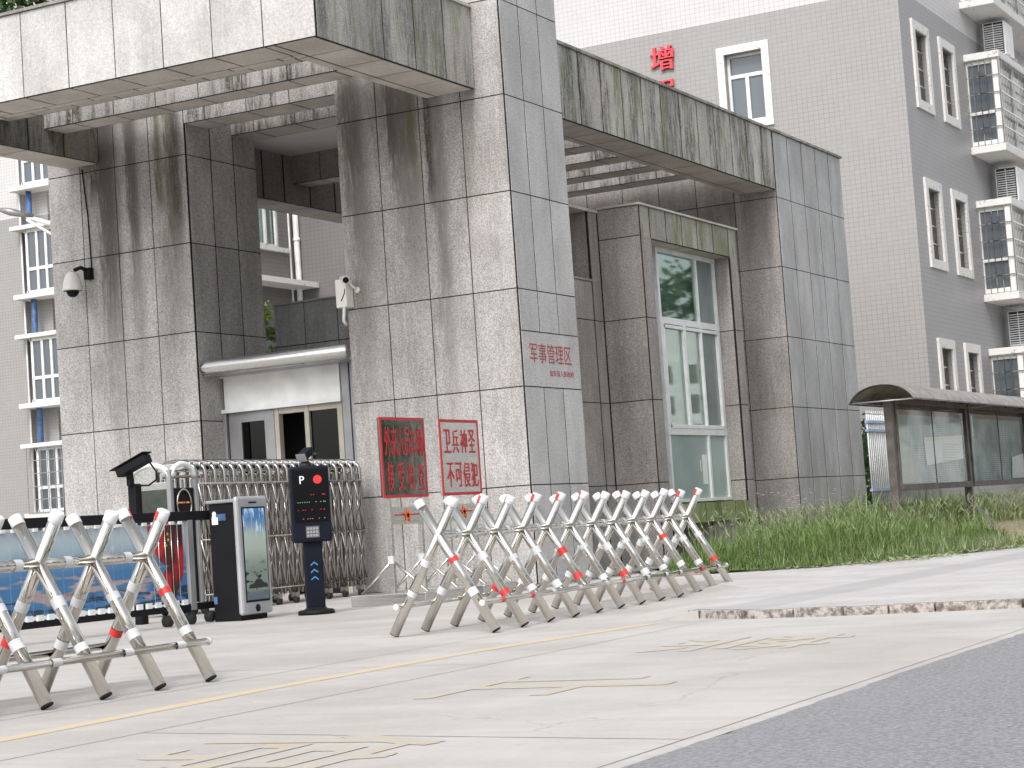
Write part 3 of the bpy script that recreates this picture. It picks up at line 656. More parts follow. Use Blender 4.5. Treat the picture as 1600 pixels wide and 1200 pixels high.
for (u0, u1, z0, z1) in fwin:
    wd = apart(MB(), "window", m_frame); wd.location = (0, 0, 0); adopt(wd, apt) if False else None
    bpy.data.objects.remove(wd)
    mb = MB(); ring(mb, 1, YB, u0, u1, z0, z1, .17, .05, .004); wd = apart(mb, "window", m_peel, None, .006)
    mb = MB(); ring(mb, 1, YB + .18, u0 + .06, u1 - .06, z0 + .06, z1 - .06, .06, .03, .03)
    mb.box(u0 + .06, u1 - .06, YB + .152, YB + .208, z1 - .52, z1 - .44); mb.box((u0 + u1) / 2 - .04, (u0 + u1) / 2 + .04, YB + .146, YB + .2, z0 + .06, z1 - .52)
    apart(mb, "frame", m_frame, wd); apart(MB().box(u0 + .01, u1 - .01, YB + .19, YB + .195, z0, z1), "pane", m_winglass, wd)
for (u0, u1, z0, z1) in swin[0:8]:
    mb = MB(); ring(mb, 0, XB, u0, u1, z0, z1, .20, .05, .004); wd = apart(mb, "window", m_peel, None, .006)
    mb = MB(); n = 8
    for i in range(n): y = u0 + (u1 - u0) * (i + .5) / n; mb.box(XB - .10, XB - .08, y - .011, y + .011, z0, z1)
    for i in range(1, 4): z = z0 + (z1 - z0) * i / 4; mb.box(XB - .088, XB - .073, u0, u1, z - .013, z + .013)
    apart(mb, "grille", m_steel, wd); apart(MB().box(XB - .23, XB - .225, u0, u1, z0, z1), "pane", m_shade, wd)
    mb = MB(); ring(mb, 0, XB - .2, u0 + .05, u1 - .05, z0 + .05, z1 - .05, .05, .03, .02); apart(mb, "frame", m_grayal, wd)
# balconies with security cages
BX = -10.59; BY0, BY1 = 45.0, 52
def bal(z0, z1, name="balcony"):
    mb = MB(); mb.box(XB, BX + .03, BY0 - .03, BY1, z0 - .17, z0); mb.box(XB, BX + .04, BY0 - .04, BY1, z1, z1 + .16)
    b = apart(mb, name, m_peel, None, .012)
    mb = MB(); mb.box(BX - .16, BX - .02, BY0 + .02, BY0 + .30, z0, z1); mb.box(XB - .0, XB + .05, BY0 + .06, BY0 + .14, z0, z1); mb.box(XB + .05, BX - .14, BY0 + .06, BY0 + .14, z0, z0 + .12); mb.box(XB + .05, BX - .14, BY0 + .06, BY0 + .14, z0 + .74, z0 + .82)
    mb.box(XB + .05, BX - .14, BY0 + .06, BY0 + .14, z1 - .1, z1); mb.box(BX - .14, BX - .06, BY0 + .3, BY1, z0, z0 + .10); mb.box(BX - .14, BX - .06, BY0 + .3, BY1, z0 + .74, z0 + .84)
    for y in (BY0 + 1.6, BY0 + 3.0, BY0 + 4.4): mb.box(BX - .145, BX - .055, y, y + .1, z0, z1)
    apart(mb, "window_frame", m_white, b)
    apart(MB().box(XB + .05, BX - .15, BY0 + .10, BY0 + .105, z0, z1), "pane", m_winglass, b); apart(MB().box(BX - .105, BX - .1, BY0 + .3, BY1, z0, z1), "pane", m_winglass, b)
    mb = MB(); n = 5
    for i in range(n + 1): x = XB + .03 + (BX - XB - .03) * i / n; mb.box(x - .009, x + .009, BY0 - .01, BY0 + .006, z0, z1)
    y = BY0 + .15
    while y < BY1: mb.box(BX, BX + .014, y - .008, y + .008, z0, z1); y += .145
    for i in range(6):
        z = z0 + (z1 - z0) * i / 5; mb.box(XB, BX + .02, BY0 - .025, BY0 - .008, z - .011, z + .011); mb.box(BX + .012, BX + .030, BY0 - .02, BY1, z - .016, z + .016)
    mb.box(BX - .01, BX + .02, BY0 - .02, BY0 + .015, z0, z1)
    apart(mb, "security_cage", m_steel, b)
for k in (-2, -1, 0, 1): bal(8.69 + PITCH * k, 10.70 + PITCH * k)
acs = []
for k, (lab) in enumerate(("white outdoor air conditioner under the topmost balcony slab", "white outdoor air conditioner in the middle gap between balconies", "white outdoor air conditioner in the lowest gap between balconies")):
    z = [10.95, 7.45, 4.05][k]; y0 = 46.3
    t = tag(empty("air_conditioner", (BX - .4, y0 + .4, z)), lab, "air conditioner", "air conditioners in the gaps between balconies")
    mb = MB(); mb.box(BX - .60, BX - .08, y0, y0 + .8, z + .06, z + .88); adopt(mb.build("casing", m_white, None, .02), t)
    mb = MB()
    for i in range(13): zz = z + .12 + i * .055; mb.box(BX - .56, BX - .14, y0 - .012, y0 - .002, zz, zz + .022)
    mb.box(BX - .36, BX - .345, y0 - .016, y0 - .004, z + .1, z + .85); adopt(mb.build("grille", m_frame), t)
    mb = MB().box(BX - .57, BX - .12, y0 - .0015, y0 + .01, z + .1, z + .86); adopt(mb.build("dark_vent", m_dark), t)
    mb = MB().box(BX - .62, BX - .02, y0 + .05, y0 + .1, z - .02, z + .06).box(BX - .62, BX - .02, y0 + .7, y0 + .75, z - .02, z + .06); adopt(mb.build("bracket", m_grayal), t)
# big red characters on the front wall
for ch, z0 in (("增", 10.55), ("强", 9.78)):
    o = text("wall_character", ch, (-17.06, YB - .02, z0), (1, 0, 0), (0, 0, 1), .54, .54, m_redletter, None, -.0, .022); 
    bpy.data.objects.remove(o)
    o = text("wall_character", ch, (-17.06, YB - .01, z0), (1, 0, 0), (0, 0, 1), .54, .54, m_redletter, None, .07, .022); adopt(o, apt)
# wing seen between the pillars
wing = tag(empty("building_wing", (-28.2, 38, 0)), "grey tiled building wing with a curtained window seen between the gate pillars", "building")
XW = -26.845
def wpart(mb, name, mats, parent=None): o = mb.build(name, mats); adopt(o, parent or wing); return o
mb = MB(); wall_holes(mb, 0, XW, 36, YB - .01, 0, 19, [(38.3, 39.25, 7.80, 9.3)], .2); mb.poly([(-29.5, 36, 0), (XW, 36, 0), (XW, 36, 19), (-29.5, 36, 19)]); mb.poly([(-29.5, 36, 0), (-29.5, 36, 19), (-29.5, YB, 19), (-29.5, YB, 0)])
mb.poly([(-29.5, 36, 19), (XW, 36, 19), (XW, YB, 19), (-29.5, YB, 19)]); wpart(mb, "wall", m_tile_shaded)  # wing tiles darkened too, shade painted into their colour
mb = MB(); ring(mb, 0, XW - .06, 38.36, 39.19, 7.86, 9.24, .06, .03, .03); mb.box(XW - .1, XW - .03, 38.75, 38.81, 7.8, 9.3); wd = wpart(mb, "window", m_frame)
wpart(MB().box(XW - .11, XW - .105, 38.3, 39.25, 7.8, 9.3), "pane", m_glass, wd); wpart(MB().box(XW - .02, XW + .12, 38.15, 39.55, 7.68, 7.78), "sill", m_peel, wd)
mb = MB(); 
for k in range(16): mb.box(XW - .19 + .02 * (k % 2), XW - .17 + .02 * (k % 2), 38.3 + k * .06, 38.36 + k * .06, 7.8, 9.3)
wpart(mb, "curtain", m_curtain, wd)
wpart(MB().box(XW - .02, XW + .62, 37.0, 40.5 if False else YB - .02, 6.80, 6.93), "balcony_slab", m_peel)
wpart(MB().tube([(XW + .09, YB - .09, 3), (XW + .09, YB - .09, 14)], .075, 12).tube([(XW + .09, YB - .09, 8.0), (XW + .09, YB - .09, 8.08)], .09, 12), "drain_pipe", m_white)
wpart(MB().tube([(XW + .04, YB - .32, 3), (XW + .04, YB - .32, 14)], .025, 8), "drain_pipe", m_white)

# ================================================================== APARTMENT BUILDING ON THE LEFT
lb = tag(empty("apartment_building", (-45, 50, 0)), "tiled apartment building with stacked bay windows at the left edge", "apartment building")
def lpart(mb, name, mats, parent=None, bevel=0): o = mb.build(name, mats, None, bevel); adopt(o, parent or lb); return o
YL = 47.08
mb = MB(); mb.box(-56, -41.9, YL, 60, -.05, 20); mb.box(-41.9, -34, YL + .9, 60, -.05, 20); mb.box(-41.9, -41.0, YL + .25, YL + .9, -.05, 20); lpart(mb, "wall", m_tile)
for k in range(-2, 2):
    z0, z1 = 8.90 + 3.40 * k, 10.92 + 3.40 * k
    mb = MB(); mb.box(-41.98, -37, YL - .45, YL + .9, z1, z1 + .13); mb.box(-41.95, -37, YL - .45, YL + .9, z0 - .15, z0)
    b = lpart(mb, "bay_window", m_peel, None, .01)
    mb = MB(); yy = YL - .30
    for x in (-41.48, -41.13 + .05, -40.72, -40.3, -39.9, -39.4, -38.9): mb.box(x, x + .09, yy, yy + .08, z0, z1)
    mb.box(-41.48, -37.5, yy + .003, yy + .077, z0, z0 + .1); mb.box(-41.48, -37.5, yy + .003, yy + .077, z1 - .1, z1); mb.box(-41.48, -37.5, yy + .004, yy + .076, z0 + .72, z0 + .82); mb.box(-41.52, -41.44, yy, YL + .9, z0, z0 + .1); mb.box(-41.52, -41.44, yy, YL + .9, z1 - .1, z1)
    lpart(mb, "frame", m_frame, b)
    lpart(MB().box(-41.46, -37.4, yy + .04, yy + .045, z0, z1), "pane", m_winglass, b)
    if k == -2:
        mb = MB()
        for i in range(12): x = -41.75 + i * .28; mb.box(x, x + .02, YL - .47, YL - .45, z0, z1)
        for i in range(6): z = z0 + i * .4; mb.box(-41.75, -38, YL - .485, YL - .465, z, z + .025)
        lpart(mb, "security_cage", m_grayal, b)
lpart(MB().tube([(-41.43, YL - .1, 0), (-41.43, YL - .1, 13.4)], .09, 10).tube([(-41.43, YL - .1, 7.2), (-41.43, YL - .1, 7.3)], .12, 10), "blue_pipe", m_blue)
lpart(MB().tube([(-41.86, YL - .05, 0), (-41.86, YL - .05, 13.4)], .03, 8), "thin_pipe", m_white)
# street lamp behind the left pillar
t = tag(empty("street_lamp", (-31.5, 39.3, 0)), "white street lamp with two arms reaching out from behind the left pillar", "street lamp")
adopt(MB().tube([(-31.5, 39.3, 0), (-31.5, 39.3, 9.4)], [.11, .07], 12).build("pole", m_white), t)
adopt(MB().tube([(-31.5, 39.3, 8.62), (-32.3, 38.95, 8.95), (-33.3, 38.43, 9.17), (-33.9, 38.08, 9.45)], [.07, .07, .07, .05], 10).build("arm", m_white), t)
adopt(MB().tube([(-31.5, 39.3, 8.1), (-33.25, 38.45, 8.9), (-33.75, 38.15, 9.30)], .04, 8).build("brace", m_white), t)
adopt(MB().tube([(-33.6, 38.25, 9.36), (-34.1, 37.95, 9.52), (-34.36, 37.84, 9.60)], [.06, .10, .05], 10).build("lamp_head", m_grayal), t)

# ================================================================== SPIKED ROAD BARRICADES
def barricade(name, label, x0, y0, n, step, ang, seed):
    rnd = random.Random(seed)
    root = tag(empty(name, (x0, y0, 0)), label, "barricade", "stainless steel crossed-pole barricades on the apron")
    root.rotation_euler = (0, 0, ang)
    L = step * (n - 1); r_ = .0345
    def bp(mb, nm, mat, par=None, bev=0):
        o = mb.build(nm, mat, None, bev); o.parent = par or root; return o
    for i in range(n):
        y = i * step
        for fr, s in (((0, .012), 1), ((-.80, .012), -1)):          # foot x, lean
            xc, zc = -.40, .70
            a = Vector((fr[0], y, fr[1])); c = Vector((xc, y, zc)); d = (c - a).normalized(); top = a + d * (.97 + (.0 if s > 0 else .015) )
            top = a + (c - a) * (.935 / (zc - .012))
            j = rnd.uniform(-.012, .012); top = top + d * j
            a2 = a + d * .012
            pole = bp(MB().tube([a2, top], r_, 18), "pole", m_steel)
            bp(MB().tube([a2 - d * .006, a2 + d * .004], r_ * .97, 16), "foot_plug", m_rubber, pole)
            bp(MB().tube([top - d * .052, top - d * .049, top + d * .002, top + d * .007], [r_ + .001, r_ + .0028, r_ + .0028, r_ - .004], 18), "cap", m_cap, pole)
            if rnd.random() < .6:      # scrap of red film on the cap
                q = top - d * .03; up = Vector((0, 0, 1)); aa = d.cross(Vector((0, 1, 0))).normalized(); mb = MB(); th0 = rnd.uniform(0, 1.2) + (math.pi * 1.0 if s > 0 else -.6); b = 0
                for k in range(6):
                    t = th0 + k * .22; dr = (aa * math.cos(t) + Vector((0, -1, 0)) * math.sin(t)) * (r_ + .0040)
                    mb.v += [tuple(q + dr - d * .022), tuple(q + dr + d * .026)]
                for k in range(5): mb.face((2 * k, 2 * k + 2, 2 * k + 3, 2 * k + 1), 0, 0, True)
                bp(mb, "red_tape", m_red, pole)
            for hz in (.50 + rnd.uniform(-.03, .03), .27 + rnd.uniform(-.03, .03)):
                q = a + d * (hz / d.z)
                wd = rnd.uniform(.018, .03)
                bp(MB().tube([q - d * wd, q + d * wd], r_ + .0018, 18, caps=False), "film_band", m_red if rnd.random() < .18 else m_frost, pole)
        if i < n - 1:
            bp(MB().tube([(-.40, y + .012, .70), (-.40, y + step - .012, .70)], .030, 16), "upper_rail", m_steel)
    def at(fr, z): f = (z - .012) / .688; return fr + (-.40 - fr) * f
    xf = at(0, .21) + .048; xb = at(-.8, .21) - .048
    rl = bp(MB().tube([(xf, -.06, .215), (xf, L + .07, .215)], .0195, 16), "lower_rail", m_steel)
    bp(MB().tube([(xf, L + .068, .215), (xf, L + .085, .215)], .0212, 16), "end_cap", m_cap, rl); bp(MB().tube([(xf, -.075, .215), (xf, -.058, .215)], .0212, 16), "end_cap", m_cap, rl)
    rl = bp(MB().tube([(xb, -.06, .215), (xb, L + .07, .215)], .0195, 16), "lower_rail", m_steel)
    bp(MB().tube([(xb, -.075, .215), (xb, -.058, .215)], .0212, 16), "end_cap", m_cap, rl)
    for k in range(n - 1):
        y = (k + rnd.uniform(.3, .7)) * step
        bp(MB().tube([(xf, y - .035, .215), (xf, y + .035, .215)], .0208, 14, caps=False), "film_band", m_red if rnd.random() < .3 else m_frost, rl)
    for k in range(n - 1):
        y = (k + rnd.uniform(.35, .65)) * step
        bp(MB().tube([(-.40, y - .03, .70), (-.40, y + .03, .70)], .0313, 14, caps=False), "film_band", m_frost, root)
    return root
barricade("barricade", "crossed-pole steel barricade in front of the slogan boards and guard room", -6.58, 11.98, 12, .498, R(4.6), 3)
barricade("barricade", "crossed-pole steel barricade at the left edge before the picture panels", -6.53, 8.66 - .435 * 8, 9, .435, R(0), 11)

# ================================================================== TELESCOPIC GATE
tg = tag(empty("telescopic_gate", (-13.4, 18.5, 0)), "folded stainless steel telescopic gate drawn across behind the parking terminal", "sliding gate")
def tpart(mb, name, mat, par=None, bev=0): o = mb.build(name, mat, None, bev); adopt(o, par or tg); return o
XG0, XG1 = -13.2, -13.72
def arch(y, zt=1.62, r_=.022, xs=(XG0, XG1)):
    x0, x1 = xs; pts = [(x0, y, .12), (x0, y, zt - .10)]
    for k in range(1, 8): t = math.pi * k / 8; pts.append(((x0 + x1) / 2 + (x0 - x1) / 2 * math.cos(t), y, zt - .10 + .12 * math.sin(t)))
    pts += [(x1, y, zt - .10), (x1, y, .12)]; return pts
NU = 19; gy = lin(17.42, 20.75, NU)
for i, y in enumerate(gy):
    mb = MB().tube(arch(y, 1.66), .025, 8)
    hoop = tpart(mb, "hoop", m_gate)
    mb = MB().box(XG1 + .04, XG0 - .03, y - .045, y + .03, 1.575, 1.66); tpart(mb, "chrome_plate", m_mirror, hoop, .012)
    if i % 2 == 0:
        mb = MB().lathe((XG0 + .03, y, .045), [(.001, -.02), (.045, -.02), (.05, 0), (.045, .02), (.001, .02)], 14, 0, 0)
        tpart(mb, "caster", m_rubber, hoop); tpart(MB().lathe((XG1, y, .045), [(.001, -.02), (.045, -.02), (.045, .02), (.001, .02)], 12, 0, 0), "caster", m_rubber, hoop); tpart(MB().box(XG0 - .02, XG0 + .06, y - .03, y + .03, .07, .13), "caster_bracket", m_gate, hoop)
for i in range(NU):
    ya, yb2 = gy[i], gy[i + 1]; mb = MB()
    for z0, z1 in ((.18, .80), (.80, 1.42)):
        mb.tube([(XG0 + .012, ya, z0), (XG0 + .012, yb2, z1)], .015, 6); mb.tube([(XG0 + .03, ya, z1), (XG0 + .03, yb2, z0)], .011, 6)
        mb.tube([(XG1, ya, z0), (XG1, yb2, z1)], .015, 6); mb.tube([(XG1, ya, z1), (XG1, yb2, z0)], .011, 6)
    ym = (ya + yb2) / 2
    mb.tube([(XG0 + .005, ym, .12), (XG0 + .005, ym, 1.50)], .016, 8); mb.tube([(XG1, ym, .12), (XG1, ym, 1.50)], .016, 8)
    mb.tube([(XG0 + .01, ym, 1.5), (XG0 - .03, ym, 1.52), (XG1, ym, 1.52)], .014, 6)
    tpart(mb, "lattice", m_gate)
for z in (.20, .80, 1.42): tpart(MB().tube([(XG0 + .04, gy[0], z), (XG0 + .04, gy[-1], z)], .009, 6), "pivot_rail", m_steel)
YH = 16.96
head = tpart(MB().box(XG1, XG0, YH + .01, 17.38, .14, 1.38), "drive_head", m_black, None, .01)
tpart(MB().box(XG1 + .04, XG0 - .04, YH - .005, YH + .01, .25, 1.37), "mirror_panel", m_mirrord, head)
tpart(MB().box(XG1 + .02, XG0 - .02, YH - .02, YH + .02, 1.37, 1.45), "chrome_band", m_mirror, head, .01)
pts = [((XG0 + XG1) / 2 + (XG0 - XG1) / 2 * math.cos(math.pi * k / 10), YH, 1.50 + .14 * math.sin(math.pi * k / 10)) for k in range(11)]
tpart(MB().tube(pts, .030, 10), "arched_top", m_frame, head)
pts = [(XG0 + .01, 17.18 - .20 * math.cos(math.pi * k / 10), 1.50 + .14 * math.sin(math.pi * k / 10)) for k in range(11)]
tpart(MB().tube(pts, .030, 10), "arched_top", m_frame, head)
for x, y in ((XG0, YH), (XG1, YH), (XG0, 17.40)):
    tpart(MB().box(x - .028, x + .028, y - .028, y + .028, .1, 1.58), "post", m_grayal, head, .008)
pts = [(XG0 + .012, 17.18 + .125 * math.cos(2 * math.pi * k / 24), 1.20 + .165 * math.sin(2 * math.pi * k / 24)) for k in range(24)]
tpart(MB().tube(pts, .010, 8, closed=True), "oval_trim", m_steel, head)
mb = MB()
for y in (17.08, 17.105, 17.135, 17.16, 17.19, 17.23, 17.26): mb.box(XG0 + .002, XG0 + .006, y, y + random.uniform(.012, .022), 1.212, 1.228)
tpart(mb, "led_text", m_leda, head)
for y in (17.02, 17.3): tpart(MB().lathe((XG0 - .05, y, .07), [(.001, -.03), (.07, -.03), (.07, .03), (.001, .03)], 16, 0, 0), "wheel", m_rubber, head)

# ================================================================== BOOM BARRIER WITH PICTURE PANELS
bb = tag(empty("boom_barrier", (-11.35, 15.5, 0)), "black boom barrier with phone shaped screen cabinet and hanging picture panels", "boom barrier")
def bpart(mb, name, mat, par=None, bev=0): o = mb.build(name, mat, None, bev); adopt(o, par or bb); return o
cabn = bpart(MB().box(-11.53, -11.22, 15.39, 15.83, .0, 1.13), "cabinet", m_black, None, .01)
bpart(MB().box(-11.55, -11.20, 15.37, 15.85, 1.13, 1.165), "lid", m_grayal, cabn, .01)
bpart(MB().box(-11.22, -11.165, 15.35, 15.86, .05, 1.185), "phone_frame", plain("silver_plastic", (.42, .43, .45), .35, .3), cabn, .03)
g = N("screen_picture"); p = g.n("ShaderNodeSeparateXYZ"); g.put(p.inputs[0], g.pos())
z = p.outputs[2]; c = g.mix(g.ramp(z, .45, .75), (.16, .20, .17), (.32, .37, .33)); c = g.mix(g.ramp(z, .78, 1.0), c, (.06, .17, .36))
c = g.mix(g.math('MULTIPLY', g.ramp(g.noise((1, 14, 3), 2, 4), .5, .62), g.ramp(z, .75, .9)), c, (.45, .58, .70))
c = g.mix(g.math('MULTIPLY', g.ramp(g.noise((1, 3, 9), 2.2, 4), .5, .6), g.ramp(z, .62, .45)), c, (.02, .03, .035)); c = g.mix(g.ramp(z, .30, .24), c, (.10, .12, .14))
g.set(c, .08); g.put(g.b.inputs['Emission Color'], c); g.b.inputs['Emission Strength'].default_value = .25
scr = bpart(MB().box(-11.165, -11.160, 15.415, 15.80, .17, 1.08), "screen", m_navy, cabn); bpart(MB().box(-11.160, -11.157, 15.43, 15.785, .19, 1.065), "picture", g.m, scr)
mb = MB(); car = [(0, .0), (.02, .035), (.09, .045), (.13, .085), (.21, .085), (.26, .045), (.31, .035), (.32, 0)]
mb.poly([(-11.1565, 15.455 + y, .30 + z_) for y, z_ in reversed(car)]); bpart(mb, "pictured_car", m_dark, scr)
bpart(MB().box(-11.166, -11.162, 15.54, 15.67, 1.115, 1.13), "speaker_slot", m_navy, cabn); bpart(MB().lathe((-11.166, 15.60, .11), [(.001, .006), (.035, .006), (.038, 0)], 20, 0, 0), "home_button", m_navy, cabn)
mb = MB(); mb.box(-11.47, -11.33, 15.383, 15.388, .965, 1.03); bpart(mb, "sticker", m_blue, cabn)
mb = MB(); mb.box(-11.49, -11.42, 15.380, 15.387, .93, 1.0).tube([(-11.462, 15.381, 1.035), (-11.462, 15.387, 1.035)], .022, 14).box(-11.485, -11.44, 15.3805, 15.3865, .985, 1.02); bpart(mb, "sticker", m_paper, cabn)
bpart(MB().box(-11.52, -11.48, 15.383, 15.388, .17, .24), "sticker", m_blue, cabn)
Y0 = 9.4
bpart(MB().box(-11.42, -11.36, Y0, 15.45, .985, 1.075), "boom_arm", m_black, None, .006)
low = bpart(MB().box(-11.41, -11.37, Y0, 15.25, .135, .20), "lower_bar", m_black, None, .004)
g = N("printed_panel_seascape"); p = g.n("ShaderNodeSeparateXYZ"); g.put(p.inputs[0], g.pos()); z = p.outputs[2]
zn = g.math('ADD', z, g.math('MULTIPLY', g.math('SUBTRACT', g.noise((1, 1, 1), 1.6, 4), .5), .22))
c = g.mix(g.ramp(zn, .52, .88), (.05, .18, .38), (.42, .52, .55)); c = g.mix(g.ramp(zn, .85, 1.0), c, (.33, .35, .42))
c = g.mix(g.math('MULTIPLY', g.ramp(g.noise((1, .7, 5), 2.3, 3), .53, .6), g.ramp(zn, .58, .5)), c, (.38, .30, .30))
c = g.mix(g.math('MULTIPLY', g.ramp(g.noise((1, 1.6, 9), 1.9, 4), .52, .58), g.ramp(zn, .42, .34)), c, (.015, .04, .08))
c = g.mix(g.math('MULTIPLY', g.ramp(g.noise((1, 2, 2.5), 1.7, 4), .62, .7), g.ramp(zn, .62, .8)), c, (.62, .58, .50)); m_sea = g.set(c, .3)
g = N("printed_panel_flag"); p = g.n("ShaderNodeSeparateXYZ"); g.put(p.inputs[0], g.pos()); z = p.outputs[2]; y = p.outputs[1]
dark = g.ramp(g.noise((1, 3, 2), 1.2, 2), .42, .56); c = g.mix(dark, (.50, .012, .015), (.06, .008, .01)); m_flag = g.set(c, .35)
ny = 36; ys_ = lin(10.0, 14.80, ny)
for i in range(ny):
    bpart(MB().box(-11.372, -11.366, ys_[i] + .004, ys_[i + 1] - .004, .235, .965), "picture_panel", m_sea)
for i in range(ny):
    for q in ((.03, .10, .195, .245), (.03, .08, .955, .985)): bpart(MB().box(-11.37, -11.345, ys_[i] + q[0], ys_[i] + q[1], q[2], q[3]), "panel_clip", m_frame, low)
mb = MB()
for y in lin(14.24, 14.72, 5)[1:]: mb.tube([(-11.355, y - .05, .24), (-11.355, y - .05, .96)], .0045, 6)
bpart(mb, "steel_wire", m_steel, low)
# waving flag printed across the last panels
def flagpoly(pts): return MB().poly([(-11.3635, y_, z_) for y_, z_ in pts])
fl = bpart(flagpoly([(14.24, .955), (14.25, .86), (14.31, .74), (14.38, .64), (14.47, .585), (14.53, .58), (14.44, .50), (14.39, .42), (14.40, .33), (14.46, .24), (14.60, .24), (14.66, .36), (14.74, .48), (14.76, .66), (14.755, .955)]), "printed_flag", m_flag)
mb = MB(); star(mb, (-11.358, 14.36, .855), (0, 1, 0), (0, 0, 1), .045)
for y_, z_ in ((14.48, .92), (14.525, .87), (14.53, .815), (14.50, .765)): star(mb, (-11.358, y_, z_), (0, 1, 0), (0, 0, 1), .017)
bpart(mb, "star", m_gold, fl)
bpart(MB().box(-11.41, -11.36, 14.84, 14.92, .14, 1.0), "end_post", m_grayal)
for y in (14.5, 14.85, 15.15):
    bpart(MB().lathe((-11.39, y, .06), [(.001, -.03), (.055, -.03), (.055, .03), (.001, .03)], 14, 0, 0), "caster", m_rubber, low)


for o in list(bb.children):       # the boom hangs beside the cabinet, on its far side
    if o.name.split('.')[0] in ("boom_arm", "lower_bar", "picture_panel", "printed_flag", "end_post"): o.location.x -= .19; o.location.y += .235
bb["label"] = bb["label"]
# ================================================================== NUMBER PLATE CAMERA ON ITS POST
t = tag(empty("plate_camera", (-12.5, 15.6, 0)), "black number plate camera on a black post left of the sliding gate", "traffic camera")
adopt(MB().box(-12.63, -12.53, 15.55, 15.65, 0, 1.40).build("post", m_black, None, .01), t)
adopt(MB().box(-12.60, -12.55, 15.50, 15.56, 1.38, 1.56).build("bracket", m_black, None, .006), t)
d = Vector((-.93, -.05, -.36)).normalized() ; c0 = Vector((-12.32, 15.5, 1.65)); sd = Vector((0, 1, 0)); up = sd.cross(d).normalized()
if up.z < 0: up = -up
adopt(MB().obox(c0 - sd * .06 - up * .05, d, sd, up, .37, .12, .08).build("housing", m_black, None, .006), t)
adopt(MB().obox(c0 - d * .02 - sd * .075 + up * .042, d, sd, up, .44, .145, .010).build("sun_hood", m_black, None, .002), t)
adopt(MB().obox(c0 + d * .368 - sd * .045 - up * .03, d, sd, up, .004, .10, .055).build("lens_window", m_navy), t)
adopt(MB().tube([(-12.30, 15.5, 1.60), (-12.22, 15.5, 1.50), (-12.22, 15.5, 1.42), (-12.32, 15.5, 1.37), (-12.52, 15.55, 1.38)], .010, 8).build("cable", m_black), t)

# ================================================================== PARKING TERMINAL
pt = tag(empty("parking_terminal", (-10.80, 16.05, 0)), "black parking terminal post with a lit P, red light and keypad", "parking terminal")
pt.rotation_euler = (0, 0, R(40))
def ppart(mb, name, mat, par=None, bev=0): o = mb.build(name, mat, None, bev); o.parent = par or pt; return o
# local axes: front faces -y
ppart(MB().lathe((0, 0, 0), [(.001, 0), (.18, 0), (.18, .03), (.165, .045), (.12, .05), (.09, .07)], 28), "base", m_black)
ppart(MB().box(-.09, .09, -.05, .07, .04, .72), "post", m_navy, None, .012)
hd = ppart(MB().box(-.19, .19, -.10, .08, .70, 1.44), "head", m_navy, None, .02)
ppart(MB().box(-.165, .165, -.108, -.098, .90, 1.40), "display", plain("black_glass", (.004, .004, .006), .12, var=0, **{"Specular IOR Level": .2}), hd)
text("letter", "P", (-.10, -.1085, 1.27), (1, 0, 0), (0, 0, 1), .045, .075, m_ledw, None, .002, .015).parent = hd
ppart(MB().tube([(.075, -.108, 1.305), (.075, -.1115, 1.305)], .042, 24), "red_light", m_ledr, hd)
rnd = random.Random(5)
for z_, mt, nm in ((1.155, m_ledr, "led_row"), (1.085, m_ledg, "led_row"), (1.01, m_ledr, "led_row"), (.925, m_leda, "led_row")):
    mb = MB(); x = -.13
    while x < .14:
        if rnd.random() < (.6 if z_ > 1.05 else .3): mb.box(x, x + .008, -.1105, -.1085, z_, z_ + .007)
        x += .022
    mb.box(.12, .13, -.1105, -.1085, z_, z_ + .008); ppart(mb, nm, mt, hd)
kp = ppart(MB().box(-.065, .065, -.106, -.099, .745, .855), "keypad", m_grayal if False else plain("dark_grey_keypad", (.10, .10, .105), .5), hd)
mb = MB()
for i in range(4):
    for j in range(3): mb.box(-.055 + i * .029, -.034 + i * .029, -.109, -.106, .755 + j * .033, .777 + j * .033)
ppart(mb, "key", m_grayal, kp)
for z_ in (.47, .40, .33):
    mb = MB(); mb.poly([(-.035, -.0515, z_), (0, -.0515, z_ + .028), (.035, -.0515, z_), (.035, -.0515, z_ + .014), (0, -.0515, z_ + .042), (-.035, -.0515, z_ + .014)]); ppart(mb, "arrow", m_ledb)
mb = MB().lathe((-.02, .0, 1.44), [(.06, 0), (.06, .03), (.035, .05), (.035, .09)], 18); ppart(mb, "camera_mount", m_rubber, hd)
d = Vector((-.55, -.62, -.45)).normalized(); c0 = Vector((.03, .03, 1.60)); sd = Vector((0, 0, 1)).cross(d).normalized(); up = d.cross(sd)
cm = ppart(MB().obox(c0 - sd * .05 - up * .035, d, sd, up, .16, .10, .07), "camera", m_navy, hd, .008); ppart(MB().obox(c0 + d * .158 - sd * .055 - up * .04, d, sd, up, .006, .11, .08), "camera_window", m_grayal, cm)
ppart(MB().tube([(-.02, 0, 1.52), (.0, .01, 1.56), (.04, .03, 1.585)], .025, 10).tube([(.05, .0, 1.56), (.10, -.02, 1.55)], .018, 10), "camera_joint", m_rubber, hd)

